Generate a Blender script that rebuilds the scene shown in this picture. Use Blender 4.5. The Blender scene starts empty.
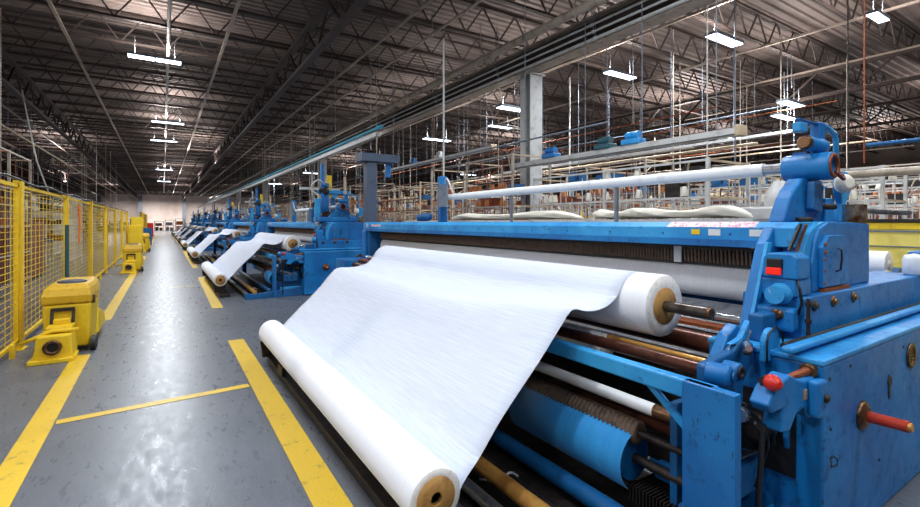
import bpy, math, random
from mathutils import Vector, Matrix
random.seed(7)
S = bpy.context.scene
C = S.collection
PI = math.pi

# ------------------------------------------------------------ mesh helper
class MB:
    def __init__(self):
        self.v = []; self.f = []; self.s = []
    def add(self, vs, fs, smooth=False):
        b = len(self.v)
        self.v += [tuple(p) for p in vs]
        self.f += [tuple(b+i for i in f) for f in fs]
        self.s += [smooth]*len(fs)
        return self
    def box(self, x0, x1, y0, y1, z0, z1):
        vs = [(x, y, z) for z in (z0, z1) for y in (y0, y1) for x in (x0, x1)]
        return self.add(vs, [(0,2,3,1),(4,5,7,6),(0,1,5,4),(2,6,7,3),(0,4,6,2),(1,3,7,5)])
    def bar(self, a, b, w, h=None):
        h = h or w
        a = Vector(a); b = Vector(b); d = (b-a).normalized()
        up = Vector((0,0,1)) if abs(d.z) < .95 else Vector((0,1,0))
        s = d.cross(up).normalized(); u = s.cross(d)
        vs = []
        for p in (a, b):
            for i, j in ((-1,-1),(1,-1),(1,1),(-1,1)):
                vs.append(p + s*i*w/2 + u*j*h/2)
        return self.add(vs, [(3,2,1,0),(4,5,6,7),(0,1,5,4),(1,2,6,5),(2,3,7,6),(3,0,4,7)])
    def lathe(self, o, axis, prof, n=20, caps=True):
        o = Vector(o); d = Vector(axis).normalized()
        up = Vector((0,0,1)) if abs(d.z) < .95 else Vector((0,1,0))
        s = d.cross(up).normalized(); u = s.cross(d)
        b = []
        for t, r in prof:
            for k in range(n):
                q = 2*PI*k/n
                b.append(o + d*t + s*(r*math.cos(q)) + u*(r*math.sin(q)))
        fs = []
        for i in range(len(prof)-1):
            for k in range(n):
                k2 = (k+1) % n
                fs.append((i*n+k, i*n+k2, (i+1)*n+k2, (i+1)*n+k))
        base = len(self.v)
        self.v += [tuple(p) for p in b]
        self.f += [tuple(base+i for i in f) for f in fs]
        # sharp breaks where the profile turns hard: flat caps only
        self.s += [True]*len(fs)
        if caps:
            self.v += [tuple(p) for p in b[:n]] + [tuple(p) for p in b[-n:]]
            self.f += [tuple(base+len(b)+k for k in range(n))[::-1], tuple(base+len(b)+n+k for k in range(n))]
            self.s += [False, False]
        return self
    def tube(self, a, b, r, n=16, r2=None):
        a = Vector(a); b = Vector(b); L = (b-a).length
        return self.lathe(a, b-a, [(0, r), (L, r if r2 is None else r2)], n)
    def ring(self, o, axis, r0, r1, L, n=28):
        # hollow cylinder (r0 inner, r1 outer)
        return self.lathe(o, axis, [(0,r0),(0,r1),(L,r1),(L,r0),(0,r0)], n, caps=False)
    def path(self, pts, r, n=8):
        pts = [Vector(p) for p in pts]
        b = []
        for i, p in enumerate(pts):
            d = (pts[min(i+1, len(pts)-1)] - pts[max(i-1, 0)]).normalized()
            up = Vector((0,0,1)) if abs(d.z) < .9 else Vector((1,0,0))
            s = d.cross(up).normalized(); u = s.cross(d)
            for k in range(n):
                q = 2*PI*k/n
                b.append(p + s*(r*math.cos(q)) + u*(r*math.sin(q)))
        fs = []
        for i in range(len(pts)-1):
            for k in range(n):
                k2 = (k+1) % n
                fs.append((i*n+k, i*n+k2, (i+1)*n+k2, (i+1)*n+k))
        fs += [tuple(range(n))[::-1], tuple((len(pts)-1)*n+k for k in range(n))]
        return self.add(b, fs, True)
    def prism(self, poly, y0, y1, ax='y'):
        # polygon in XZ extruded in Y (or YZ extruded in X with ax='x', XY in Z with 'z')
        n = len(poly)
        def mk(p, t):
            return (p[0], t, p[1]) if ax == 'y' else ((t, p[0], p[1]) if ax == 'x' else (p[0], p[1], t))
        vs = [mk(p, y0) for p in poly] + [mk(p, y1) for p in poly]
        fs = [tuple(range(n)), tuple(range(2*n-1, n-1, -1))]
        fs += [(i, i+n, (i+1) % n + n, (i+1) % n) for i in range(n)]
        return self.add(vs, fs)
    def build(self, name, mat, parent=None, off=(0,0,0), bevel=0, seg=2, props=None):
        me = bpy.data.meshes.new(name)
        ox, oy, oz = off
        me.from_pydata([(x-ox, y-oy, z-oz) for x, y, z in self.v], [], self.f)
        me.update()
        import bmesh
        bm = bmesh.new(); bm.from_mesh(me)
        bmesh.ops.recalc_face_normals(bm, faces=bm.faces)
        bm.to_mesh(me); bm.free()
        me.polygons.foreach_set('use_smooth', self.s)
        me.materials.append(mat)
        o = bpy.data.objects.new(name, me); C.objects.link(o)
        if parent is not None: o.parent = parent
        else: o.location = off
        if bevel:
            m = o.modifiers.new('bevel', 'BEVEL'); m.width = bevel; m.segments = seg
            m.limit_method = 'ANGLE'; m.angle_limit = math.radians(35)
            m.harden_normals = False
        if props:
            for k, q in props.items(): o[k] = q
        return o

def smooth_pts(pts, k=6):
    # Catmull-Rom through 2-D/3-D points
    pts = [Vector(p) for p in pts]; out = []
    for i in range(len(pts)-1):
        p0 = pts[max(i-1,0)]; p1 = pts[i]; p2 = pts[i+1]; p3 = pts[min(i+2,len(pts)-1)]
        for j in range(k):
            t = j/k
            out.append(0.5*((2*p1)+(p2-p0)*t+(2*p0-5*p1+4*p2-p3)*t*t+(3*p1-p0-3*p2+p3)*t**3))
    out.append(pts[-1])
    return out

def thing(name, label, cat, loc=(0,0,0), rz=0, group=None):
    o = bpy.data.objects.new(name, None); C.objects.link(o)
    o.empty_display_size = .2
    o.location = loc; o.rotation_euler = (0,0,rz)
    tag(o, label, cat, group)
    return o
def tag(o, label, cat, group=None, kind=None):
    o['label'] = label; o['category'] = cat
    if group: o['group'] = group
    if kind: o['kind'] = kind
    return o
def copy_tree(o, parent=None):
    c = o.copy(); C.objects.link(c); c.parent = parent
    for ch in list(o.children): copy_tree(ch, c)
    return c

# ------------------------------------------------------------ materials
def srgb(r, g, b):
    f = lambda c: c/12.92 if c <= .04045 else ((c+.055)/1.055)**2.4
    return (f(r/255), f(g/255), f(b/255), 1)
def new_mat(name):
    m = bpy.data.materials.new(name); m.use_nodes = True
    nt = m.node_tree; b = nt.nodes['Principled BSDF']
    return m, nt, b
def coords(nt, scale=(1,1,1), kind='Object'):
    tc = nt.nodes.new('ShaderNodeTexCoord'); mp = nt.nodes.new('ShaderNodeMapping')
    nt.links.new(tc.outputs[kind], mp.inputs['Vector']); mp.inputs['Scale'].default_value = scale
    return mp.outputs['Vector']
def noise(nt, vec, scale, detail=4, rough=.6):
    n = nt.nodes.new('ShaderNodeTexNoise'); nt.links.new(vec, n.inputs['Vector'])
    n.inputs['Scale'].default_value = scale; n.inputs['Detail'].default_value = detail
    n.inputs['Roughness'].default_value = rough
    return n.outputs['Fac']
def ramp(nt, fac, stops):
    r = nt.nodes.new('ShaderNodeValToRGB'); nt.links.new(fac, r.inputs['Fac'])
    e = r.color_ramp.elements
    while len(e) < len(stops): e.new(.5)
    for i, (p, c) in enumerate(stops):
        e[i].position = p; e[i].color = c if len(c) == 4 else (*c, 1)
    return r.outputs['Color']
def mix(nt, fac, a, b):
    m = nt.nodes.new('ShaderNodeMix'); m.data_type = 'RGBA'
    for val, sock in ((fac, m.inputs['Factor']), (a, m.inputs['A']), (b, m.inputs['B'])):
        pass
    ins = [s for s in m.inputs if s.type == 'RGBA']
    if isinstance(fac, (int, float)): m.inputs['Factor'].default_value = fac
    else: nt.links.new(fac, m.inputs['Factor'])
    for val, s in ((a, ins[0]), (b, ins[1])):
        if isinstance(val, tuple): s.default_value = val
        else: nt.links.new(val, s)
    return [s for s in m.outputs if s.type == 'RGBA'][0]
def bump(nt, b, h, strength=.3, dist=.01):
    n = nt.nodes.new('ShaderNodeBump'); nt.links.new(h, n.inputs['Height'])
    n.inputs['Strength'].default_value = strength; n.inputs['Distance'].default_value = dist
    nt.links.new(n.outputs['Normal'], b.inputs['Normal'])
def simple(name, col, rough=.5, metal=0, dirt=None, dscale=8, lo=.5, hi=.7, bmp=0, spec=None):
    m, nt, b = new_mat(name)
    b.inputs['Roughness'].default_value = rough; b.inputs['Metallic'].default_value = metal
    if spec is not None: b.inputs['Specular IOR Level'].default_value = spec
    v = coords(nt)
    n = noise(nt, v, dscale, 6, .65)
    if dirt:
        f = ramp(nt, n, [(lo, (0,0,0,1)), (hi, (1,1,1,1))])
        nt.links.new(mix(nt, f, col, dirt), b.inputs['Base Color'])
    else:
        lo_c = tuple(c*.9 for c in col[:3])+(1,)
        nt.links.new(mix(nt, n, lo_c, col), b.inputs['Base Color'])
    if bmp: bump(nt, b, n, bmp, .005)
    return m

def paint(name, base, light, dark, worn, rough=.32):
    m, nt, b = new_mat(name)
    v = coords(nt)
    n1 = noise(nt, v, 2.3, 3, .5); n2 = noise(nt, v, 14, 8, .75); n3 = noise(nt, coords(nt, (1,1,.25)), 30, 5, .7)
    c = mix(nt, ramp(nt, n1, [(.35, (0,0,0,1)), (.7, (1,1,1,1))]), base, light)
    c = mix(nt, ramp(nt, n2, [(.56, (0,0,0,1)), (.68, (.85,.85,.85,1))]), c, dark)
    c = mix(nt, ramp(nt, n3, [(.66, (0,0,0,1)), (.7, (1,1,1,1))]), c, worn)
    nt.links.new(c, b.inputs['Base Color'])
    nt.links.new(ramp(nt, n2, [(.3, (rough,)*3), (.75, (rough+.3,)*3)]), b.inputs['Roughness'])
    bump(nt, b, n2, .12, .004)
    return m

BLUE = paint('blue_paint', srgb(6,97,166), srgb(20,124,192), srgb(6,50,90), srgb(20,32,45))
YELD = paint('mustard_paint', srgb(206,162,22), srgb(216,176,30), srgb(160,120,20), srgb(110,90,30), .4)
BLUE_L = paint('light_blue_paint', srgb(20,130,200), srgb(60,164,222), srgb(12,84,140), srgb(150,190,212))
BLUE_D = paint('deep_blue_paint', srgb(10,78,130), srgb(16,98,158), srgb(8,38,64), srgb(12,18,26))
YEL = paint('yellow_paint', srgb(232,190,20), srgb(240,204,40), srgb(190,150,20), srgb(110,90,30), .4)
STEELC = srgb(176,180,186)
STEEL = simple('brushed_steel', STEELC, .3, .9, srgb(110,108,108), 10)
CHROME = simple('silver_roller', srgb(200,202,205), .22, .85, srgb(120,110,105), 14, .55, .75)
DARK = simple('dark_iron', srgb(42,38,38), .5, .4, srgb(72,60,54), 12)
BLACK = simple('black_rubber', srgb(20,20,22), .5)
BROWN = simple('oily_brown_roller', srgb(92,52,38), .28, .5, srgb(50,28,22), 9)
RUST = simple('rusty_steel', srgb(150,78,40), .5, .35, srgb(92,44,26), 16)
BRONZE = simple('bronze_bearing', srgb(112,82,56), .35, .7, srgb(60,40,30), 16)
BRASS = simple('brass_tube', srgb(206,152,78), .3, .35, srgb(170,112,52), 6)
RED = simple('red_plastic', srgb(205,36,26), .35)
WHITEP = simple('white_plastic_tube', srgb(232,235,238), .35, 0, srgb(200,202,205), 6, .55, .8)
GREYP = simple('grey_painted_steel', srgb(120,128,140), .45, .1, srgb(90,95,104), 5)
LGREY = simple('light_grey_steel', srgb(196,197,196), .45, .1, srgb(160,160,158), 5)
BEIGEP = simple('beige_pipe', srgb(170,158,144), .5, .1, srgb(120,108,98), 5)
CYAN = simple('cyan_pipe', srgb(50,160,190), .4)
TRUSS = simple('truss_steel', srgb(62,53,50), .6, .2, srgb(42,36,34), 3)
CHORD = simple('pale_bridging', srgb(150,140,130), .55, .2, srgb(110,100,94), 3)
CARD = simple('cardboard_core', srgb(176,132,70), .7, 0, srgb(130,90,44), 12, .5, .7)
CARDEND = simple('spotted_roll_end', srgb(222,220,214), .8, 0, srgb(150,140,120), 22, .56, .62)
COIL = simple('brown_cord', srgb(104,84,68), .6, 0, srgb(66,50,40), 20)
STICK_W = simple('white_sticker', srgb(215,222,225), .5)
STICK_Y = simple('yellow_sticker', srgb(232,196,30), .5)
STICK_R = simple('faded_red_label', srgb(214,200,212), .5, 0, srgb(196,110,130), 40, .52, .58)
ORANGE = simple('orange_cloth', srgb(230,120,30), .7)
TEALG = simple('dark_teal_paint', srgb(40,84,96), .5)
TAN = simple('tan_metal', srgb(190,170,140), .5, 0, srgb(140,110,90), 3)
WOODD = simple('reddish_brown_board', srgb(120,70,56), .6, 0, srgb(70,46,44), 5)

def cloth_mat(name, col, col2, scale=260, axis=(0,1,0), bs=.12):
    m, nt, b = new_mat(name)
    v = coords(nt)
    w = nt.nodes.new('ShaderNodeTexWave'); w.wave_type = 'BANDS'; w.bands_direction = 'Y' if axis[1] else ('X' if axis[0] else 'Z')
    nt.links.new(v, w.inputs['Vector']); w.inputs['Scale'].default_value = scale/20
    w.inputs['Distortion'].default_value = 1.5; w.inputs['Detail'].default_value = 3; w.inputs['Detail Scale'].default_value = 2
    vn = coords(nt, (1.2, 60, 1.2) if axis[1] else (60,1.0,60))
    n = noise(nt, vn, 3, 3, .6)
    c = mix(nt, n, col2, col)
    nt.links.new(c, b.inputs['Base Color'])
    b.inputs['Roughness'].default_value = .75
    b.inputs['Sheen Weight'].default_value = .15
    mul = nt.nodes.new('ShaderNodeMath'); mul.operation = 'ADD'
    nt.links.new(w.outputs['Fac'], mul.inputs[0]); nt.links.new(n, mul.inputs[1])
    bump(nt, b, mul.outputs[0], bs, .004)
    return m
CLOTH = cloth_mat('white_woven_cloth', srgb(228,234,246), srgb(176,186,208), axis=(1,0,0), bs=.07)
ROLLC = cloth_mat('white_rolled_cloth', srgb(246,247,251), srgb(232,235,243))
WARP = cloth_mat('white_warp_threads', srgb(240,242,245), srgb(205,208,214))
BLUEC = cloth_mat('blue_woven_cloth', srgb(44,160,228), srgb(26,128,200))
CREAM = simple('cream_cloth', srgb(232,226,212), .8, 0, srgb(200,192,176), 4, .5, .8, .3)

def emis(name, col, s):
    m, nt, b = new_mat(name)
    b.inputs['Base Color'].default_value = col
    b.inputs['Emission Color'].default_value = col; b.inputs['Emission Strength'].default_value = s
    return m
GLOW = emis('lit_lamp_diffuser', srgb(225,238,255), 9)
GLOWW = emis('lit_warm_lamp_diffuser', srgb(255,240,225), 5)
REDG = emis('red_signal_light', srgb(235,30,10), .6)

# floor: dark polished concrete
def floor_mat():
    m, nt, b = new_mat('polished_grey_floor')
    v = coords(nt)
    n1 = noise(nt, v, .8, 4, .6)
    n2 = noise(nt, coords(nt, (7, 2.2, 1)), 2.2, 6, .7)
    n3 = noise(nt, v, 60, 3, .6)
    n4 = noise(nt, coords(nt, (5, 26, 1)), 2.2, 5, .7)
    c = mix(nt, n1, srgb(80,84,92), srgb(104,110,121))
    c = mix(nt, ramp(nt, n2, [(.55, (0,0,0,1)), (.72, (.35,.35,.35,1))]), c, srgb(66,62,64))
    c = mix(nt, ramp(nt, n4, [(.60, (0,0,0,1)), (.70, (.6,.6,.6,1))]), c, srgb(56,50,52))
    c = mix(nt, ramp(nt, n3, [(.35, (0,0,0,1)), (.75, (.25,.25,.25,1))]), c, srgb(146,150,158))
    nt.links.new(c, b.inputs['Base Color'])
    nt.links.new(ramp(nt, n2, [(.35, (.24,)*3), (.7, (.44,)*3)]), b.inputs['Roughness'])
    b.inputs['Specular IOR Level'].default_value = .55
    add = nt.nodes.new('ShaderNodeMath'); add.operation = 'ADD'
    nt.links.new(n2, add.inputs[0]); nt.links.new(n4, add.inputs[1])
    bump(nt, b, add.outputs[0], .16, .006)
    return m
FLOOR = floor_mat()
def line_mat():
    m, nt, b = new_mat('worn_yellow_floor_paint')
    n = noise(nt, coords(nt), 9, 8, .8)
    nn = noise(nt, coords(nt, (30, 30, 1)), 2, 4, .7)
    c = mix(nt, ramp(nt, nn, [(.3, (0,0,0,1)), (.8, (1,1,1,1))]), srgb(214,176,44), srgb(236,198,60))
    c = mix(nt, ramp(nt, n, [(.56, (0,0,0,1)), (.68, (.9,.9,.9,1))]), c, srgb(84,80,66))
    nt.links.new(c, b.inputs['Base Color']); b.inputs['Roughness'].default_value = .42
    return m
LINE = line_mat()
DECK = simple('dark_roof_deck', srgb(104,94,90), .6, .15, srgb(74,66,64), .6, .4, .7)
WALLF = simple('pale_far_wall', srgb(236,222,214), .8, 0, srgb(206,186,176), .3)
WALLS = simple('grey_brown_wall', srgb(128,118,112), .8, 0, srgb(90,80,76), .3)

# ------------------------------------------------------------ camera
YAW = math.atan(297/465)
cam = bpy.data.cameras.new('camera'); co = bpy.data.objects.new('camera', cam); C.objects.link(co)
S.camera = co
co.location = (0, 0, 1.6)
co.rotation_euler = (PI/2, 0, -YAW)
cam.sensor_width = 36; cam.lens = 36*465/920
cam.shift_y = -(253.5-222)/920
cam.clip_start = .02; cam.clip_end = 400

# ------------------------------------------------------------ setting
def struct(o, label=None):
    o['kind'] = 'structure'
    return o
XL, XR, YB, YF, ZD = -20, 44, -8, 104, 7.4
fl = struct(MB().box(XL, XR, YB, YF, -.2, 0).build('floor', FLOOR))
struct(MB().box(XL-.3, XL, YB, YF, 0, ZD).build('wall_left', WALLS))
struct(MB().box(XR, XR+.3, YB, YF, 0, ZD).build('wall_right', WALLS))
struct(MB().box(XL, XR, YB-.3, YB, 0, ZD).build('wall_back', WALLS))
struct(MB().box(XL, XR, YF, YF+.3, 0, ZD).build('wall_far', WALLF))
# corrugated roof deck, ribs running across the aisle
vs = []; y = YB; fs = []
prof = []
while y < YF:
    prof += [(y, 0), (y+.10, 0), (y+.13, .05), (y+.23, .05)]
    y += .26
for i, (yy, zz) in enumerate(prof):
    vs += [(XL, yy, ZD+zz), (XR, yy, ZD+zz)]
fs = [(2*i, 2*i+1, 2*i+3, 2*i+2) for i in range(len(prof)-1)]
ce = MB(); ce.add(vs, fs)
ce.box(XL, XR, YB, YF, ZD+.1, ZD+.2)
struct(ce.build('ceiling', DECK))

# painted lane markings: surface of the floor, children of it
def line(pts, w, label):
    m = MB()
    (x0, y0), (x1, y1) = pts
    d = Vector((x1-x0, y1-y0, 0)).normalized(); s = Vector((-d.y, d.x, 0))*w/2
    a = Vector((x0, y0, .002)); b = Vector((x1, y1, .002))
    n = 6
    m.add([a-s, a+s, b+s, b-s, a-s+Vector((0,0,.0015)), a+s+Vector((0,0,.0015)), b+s+Vector((0,0,.0015)), b-s+Vector((0,0,.0015))],
          [(0,3,2,1),(4,5,6,7),(0,1,5,4),(1,2,6,5),(2,3,7,6),(3,0,4,7)])
    m.build('floor_line', LINE, fl, props={'label': label})
line([(-.80, -.5), (-.82, 7.15)], .17, 'yellow lane line along the left side of the aisle, nearest stretch')
line([(-.80, 9.5), (-.74, 26)], .17, 'yellow lane line along the left side past the yellow machine')
line([(-.74, 30), (-.70, 70)], .17, 'yellow lane line along the left side, far stretch')
line([(.79, -.5), (.83, 6.95)], .19, 'worn yellow lane line beside the white cloth roll, nearest stretch')
line([(.86, 9.7), (.93, 15.4)], .18, 'yellow lane line on the right before the second loom')
line([(.95, 18.5), (1.0, 30)], .18, 'yellow lane line on the right before the third loom')
line([(1.0, 33), (1.0, 60)], .18, 'yellow lane line on the right, far stretch')
line([(-.718, 4.86), (.71, 4.95)], .10, 'thin yellow line painted across the aisle')
line([(.1, 13.3), (.75, 13.5)], .05, 'faint yellow mark across the aisle')

# ------------------------------------------------------------ roof steel
def make_joist():
    x0, x1 = XL+.3, XR-.3
    r = thing('roof_joist', 'dark open-web steel roof joist crossing the hall under the deck', 'roof joist', (0,0,6.55), 0, 'open-web joists under the roof deck')
    zb, zt = 0, .85
    m = MB(); m.box(x0, x1, -.06, -.01, zt-.07, zt).box(x0, x1, .01, .06, zt-.07, zt); m.build('top_chord', TRUSS, r)
    m = MB(); m.box(x0, x1, -.055, -.01, zb, zb+.06).box(x0, x1, .01, .055, zb, zb+.06); m.build('bottom_chord', TRUSS, r)
    m = MB(); x = x0; up = True
    while x < x1-.6:
        m.bar((x, 0, zb+.03 if up else zt-.03), (x+.55, 0, zt-.03 if up else zb+.03), .034)
        x += .55; up = not up
    m.build('web', TRUSS, r)
    return r
j0 = make_joist()
yj = -5.0; first = True
while yj < YF-1:
    o = j0 if first else copy_tree(j0)
    o.location = (0, yj, 6.55); first = False
    yj += 1.9
# bridging lines along the hall, and joist girders
for k, x in enumerate([-16.4,-12.9,-9.3,-5.7,-2.14,1.43,5.0,10.6,14.2,17.8,21.4,25,28.6,32.2]):
    m = MB().box(x-.035, x+.035, YB+.2, YF-.2, 6.50, 6.55)
    tag(m.build('bridging_bar', CHORD), 'long pale steel angle tying the joists together along the hall', 'steel bar', 'bridging bars under the joists')
def joist_girder(x, lab):
    r = thing('joist_girder', lab, 'girder', (x, 0, 5.62))
    y0, y1 = YB+.2, YF-3
    MB().box(-.09, .09, y0, y1, .8, .9).build('top_chord', TRUSS, r)
    MB().box(-.08, .08, y0, y1, 0, .09).build('bottom_chord', TRUSS, r)
    m = MB(); y = y0; up = True
    while y < y1-1:
        m.bar((0, y, .05 if up else .85), (0, y+.95, .85 if up else .05), .055); y += .95; up = not up
    m.build('web', TRUSS, r)
joist_girder(-8.2, 'dark steel truss girder running along the hall left of the fence')
joist_girder(-3.9, 'dark steel truss girder running along the hall above the yellow fence')
joist_girder(3.1, 'dark steel truss girder running along the hall above the row of looms')
joist_girder(17.9, 'dark steel truss girder running along the hall, right of the white column')
joist_girder(25.0, 'farthest right steel truss girder running along the hall')

# white I-girder with columns
g = thing('steel_girder', 'long pale grey steel beam carried by the white column', 'girder', (7.45, 4, 0))
MB().box(-.16, .16, -8, 90, 5.2, 5.25).build('bottom_flange', BEIGEP, g)
MB().box(-.16, .16, -8, 90, 5.72, 5.77).build('top_flange', BEIGEP, g)
MB().box(-.015, .015, -8, 90, 5.25, 5.72).build('web', TRUSS, g)
ct = None
for i, (x, y) in enumerate([(7.63, 8.7), (7.5, 26), (7.5, 43), (7.5, 60)]):
    r = thing('steel_column', ['white square steel column standing behind the nearest loom', 'white steel column, second along the girder',
        'white steel column, third along the girder', 'farthest white steel column under the girder'][i], 'column', (x, y, 0))
    m = MB().box(-.19, .19, -.19, -.165, 0, 5.17).box(-.19, .19, .165, .19, 0, 5.17).box(-.02, .02, -.165, .165, 0, 5.17); m.build('shaft', LGREY, r)
    MB().box(-.24, -.195, -.03, .1, 0, 5.15).build('conduit', LGREY, r)
    MB().box(-.25, .25, -.25, .25, 5.17, 5.2).build('cap_plate', LGREY, r)
for i, (x, y) in enumerate([(-3.5, 102.5), (3.4, 102.5), (-9.5, 102.5)]):
    r = thing('steel_column', ['grey column against the far wall, left of the aisle', 'grey column against the far wall, right of the aisle', 'grey column against the far wall, leftmost'][i], 'column', (x, y, 0))
    m = MB().box(-.3, .3, -.3, -.25, 0, 6.4).box(-.3, .3, .25, .3, 0, 6.4).box(-.04, .04, -.25, .25, 0, 6.4); m.build('shaft', GREYP, r)
    MB().box(-.4, .4, -.4, .4, 0, .03).build('base_plate', GREYP, r)

# pipes beside the girder
def long_pipe(name, x, z, r, y0, y1, mat, label, cat='pipe', hangs=True):
    t = thing(name, label, cat, (x, y0, z))
    MB().tube((0, 0, 0), (0, y1-y0, 0), r, 12).build('pipe_run', mat, t)
    m = MB(); y = 2
    while y < y1-y0-1:
        m.ring((0, y, 0), (0,1,0), r, r+.012, .05, 14)
        y += 3.1
    m.build('clamp', mat, t)
    if hangs:
        y = 2.02; h0 = None
        while y < y1-y0-1:
            if h0 is None: h0 = h = MB().bar((0, 0, r), (0, 0, 6.5-z), .012).build('hanger', GREYP, t)
            else: h = h0.copy(); C.objects.link(h)
            h.location = (0, y, 0); y += 3.1
long_pipe('water_pipe', 6.55, 5.55, .085, -2, 90, BEIGEP, 'thick beige overhead pipe running beside the long steel beam')
long_pipe('conduit', 7.0, 5.42, .022, -2, 90, LGREY, 'upper thin silver conduit under the thick beige pipe')
long_pipe('conduit', 7.05, 5.30, .022, -2, 90, LGREY, 'middle thin silver conduit under the thick beige pipe')
long_pipe('conduit', 7.1, 5.18, .03, -2, 90, LGREY, 'lowest silver conduit along the bottom of the long beam')
long_pipe('conduit', 5.2, 5.9, .03, -2, 90, BEIGEP, 'thin beige conduit left of the thick overhead pipe')
long_pipe('conduit', .12, 6.35, .04, 6, 90, LGREY, 'pale conduit over the aisle that the lights hang along')

# overhead rail with cyan pipe above the looms
t = thing('overhead_rail', 'pale overhead rail with a cyan pipe running above the row of looms', 'overhead rail', (4.62, 11.1, 3.9))
MB().box(-.06, .06, 0, 75, -.12, 0).build('rail', LGREY, t, bevel=.01)
MB().tube((-.02, -.1, .09), (-.02, 75, .09), .04, 12).build('cyan_pipe', CYAN, t, props={'label': 'cyan pipe'})
MB().tube((-.02, -.2, .09), (-.02, -.05, .09), .06, 14).build('end_cap', CYAN, t)
MB().tube((.12, 0, .16), (.12, 75, .16), .03, 10).build('conduit', BEIGEP, t)
for k in range(25): MB().bar((0, .5+3*k, 0), (0, .5+3*k, 2.6), .014).build('hanger', GREYP, t)

# service rails hung from rods to the right of the column
def service_rail(x, z, y0, y1, lab, motors):
    t = thing('service_rail', lab, 'cable tray', (x, y0, z))
    L = y1-y0
    m = MB(); m.box(-.09, .09, 0, L, 0, .012).box(-.09, -.078, 0, L, 0, .10).box(.078, .09, 0, L, 0, .10)
    m.build('tray', LGREY, t)
    MB().box(-.1, .1, -.03, .05, -.02, .13).build('end_cap', TAN, t, bevel=.008)
    MB().tube((0, .1, .05), (0, L-.1, .05), .03, 10).build('cable_run', STEEL, t)
    for yy in [.35+i*1.25 for i in range(int(L/1.25))]:
        MB().bar((0, yy, .1), (0, yy, 6.5-z), .012).build('hanger_rod', GREYP, t)
    for yy, c in motors:
        q = MB().box(-.12, .12, yy, yy+.35, .1, .2).build('motor', c, t, bevel=.02)
        MB().tube((0, yy+.05, .26), (0, yy+.3, .26), .07, 14).build('motor_drum', c, q)
service_rail(6.8, 2.82, 3.35, 8.2, 'grey hanging cable tray with blue motors right of the white column', [(1.6, BLUE_L), (2.2, TEALG), (3.6, BLUE)])
service_rail(8.2, 3.75, 11.0, 19.0, 'pale hanging cable tray left of the white column', [(3.0, LGREY), (5.0, BLUE_D)])
service_rail(15.5, 4.2, 6.0, 20.0, 'far hanging cable tray crossing behind the lamp-topped machine head', [(2.0, LGREY)])

# lamps ---------------------------------------------------------------
def make_lamp():
    r = thing('ceiling_light', 'x', 'ceiling light', (0,0,0), 0, None)
    MB().box(-.62, .62, -.16, .16, .02, .09).build('housing', GREYP, r, bevel=.01)
    MB().box(-.60, -.02, -.13, -.01, 0, .02).box(.02, .6, -.13, -.01, 0, .02).box(-.60, -.02, .01, .13, 0, .02).box(.02, .6, .01, .13, 0, .02).build('diffuser', GLOW, r)
    for q in (-.45, .45): MB().bar((q, 0, .09), (q, 0, .55), .012).build('hanger', GREYP, r)
    return r
lamp0 = make_lamp()
lamps = [
 (-.18, 15.1, 6, 1, 'bright twin ceiling light over the aisle, nearest and largest'),
 (.19, 24.4, 6, 1, 'ceiling light over the aisle, second from the camera'),
 (.05, 30.0, 6, 1, 'ceiling light over the aisle, third from the camera'),
 (.1, 46.6, 6, 1, 'ceiling light over the aisle, fourth from the camera'),
 (.1, 60, 6, 1, 'ceiling light over the aisle, fifth and farthest from the camera'),
 (11.5, 6.06, 6, 1, 'bright ceiling light right of centre, largest over the right side'),
 (13.0, 3.6, 6, 0, 'ceiling light near the top right corner'),
 (11.6, 9.2, 6, 1, 'ceiling light between the white column and the two long hanging rods'),
 (13.2, 17.2, 6, 0, 'warm ceiling light just left of the white column'),
 (9.0, 11.0, 5, 0, 'small ceiling light hanging against the white column'),
 (9.6, 16.8, 5, 0, 'ceiling light hanging left of the warm one by the column'),
 (18.6, 28.0, 5, 0, 'low long ceiling light above the far end of the white tube'),
 (8.2, 20.6, 4.5, 0, 'low ceiling light over the grey post behind the loom'),
 (15.4, 6.2, 5, 0, 'upper ceiling light behind the blue lamp-like machine head'),
 (17.1, 7.1, 5, 0, 'lower ceiling light behind the blue lamp-like machine head'),
 (15.8, 1.9, 5, 0, 'ceiling light at the right edge, lower than the top corner one'),
 (8.8, 33, 5, 0, 'distant ceiling light above the second loom, right one'),
 (8.4, 44, 5, 0, 'distant ceiling light above the second loom, left one'),
]
for i, (x, y, z, big, lab) in enumerate(lamps):
    o = lamp0 if i == 0 else copy_tree(lamp0)
    o.location = (x, y, z); o['label'] = lab
    if i == 6: o.scale = (.6, .7, .8)
    hang = MB().bar((0,0,.5), (0,0,6.5-z), .02).build('drop_rod', GREYP, o) if 6.5-z > .55 else None
# added lamps above and behind the camera, out of view, for brightness
extra = [(0,-3,6),(0,1.5,6),(0,7.5,6),(4.2,-1.5,6),(4.2,4.2,6),(8.4,-2,6),(8.4,1.2,6),(-5.0,-1,6),(-5.0,3,6)]
for x, y, z in extra:
    o = copy_tree(lamp0); o.location = (x, y, z); o['label'] = 'added twin ceiling light above the camera, outside the view'; o['group'] = 'added ceiling lights outside the view'
def area(x, y, z, w, sx=1.2, sy=.5, col=(.90,.95,1), up=False):  # serves the modelled lamps and the added fill lights
    l = bpy.data.lights.new('lamp_or_fill_light', 'AREA'); l.shape = 'RECTANGLE'; l.size = sx; l.size_y = sy
    l.energy = w; l.color = col
    o = bpy.data.objects.new('lamp_or_fill_light', l); C.objects.link(o); o.location = (x, y, z)
    if up: o.rotation_euler = (PI, 0, 0)
    return o
for x, y, z, b, _ in lamps: area(x, y, z-.03, 420 if b else 260, 1.16, .26)
for x, y, z in extra: area(x, y, z-.03, 210, 1.16, .26)
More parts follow.
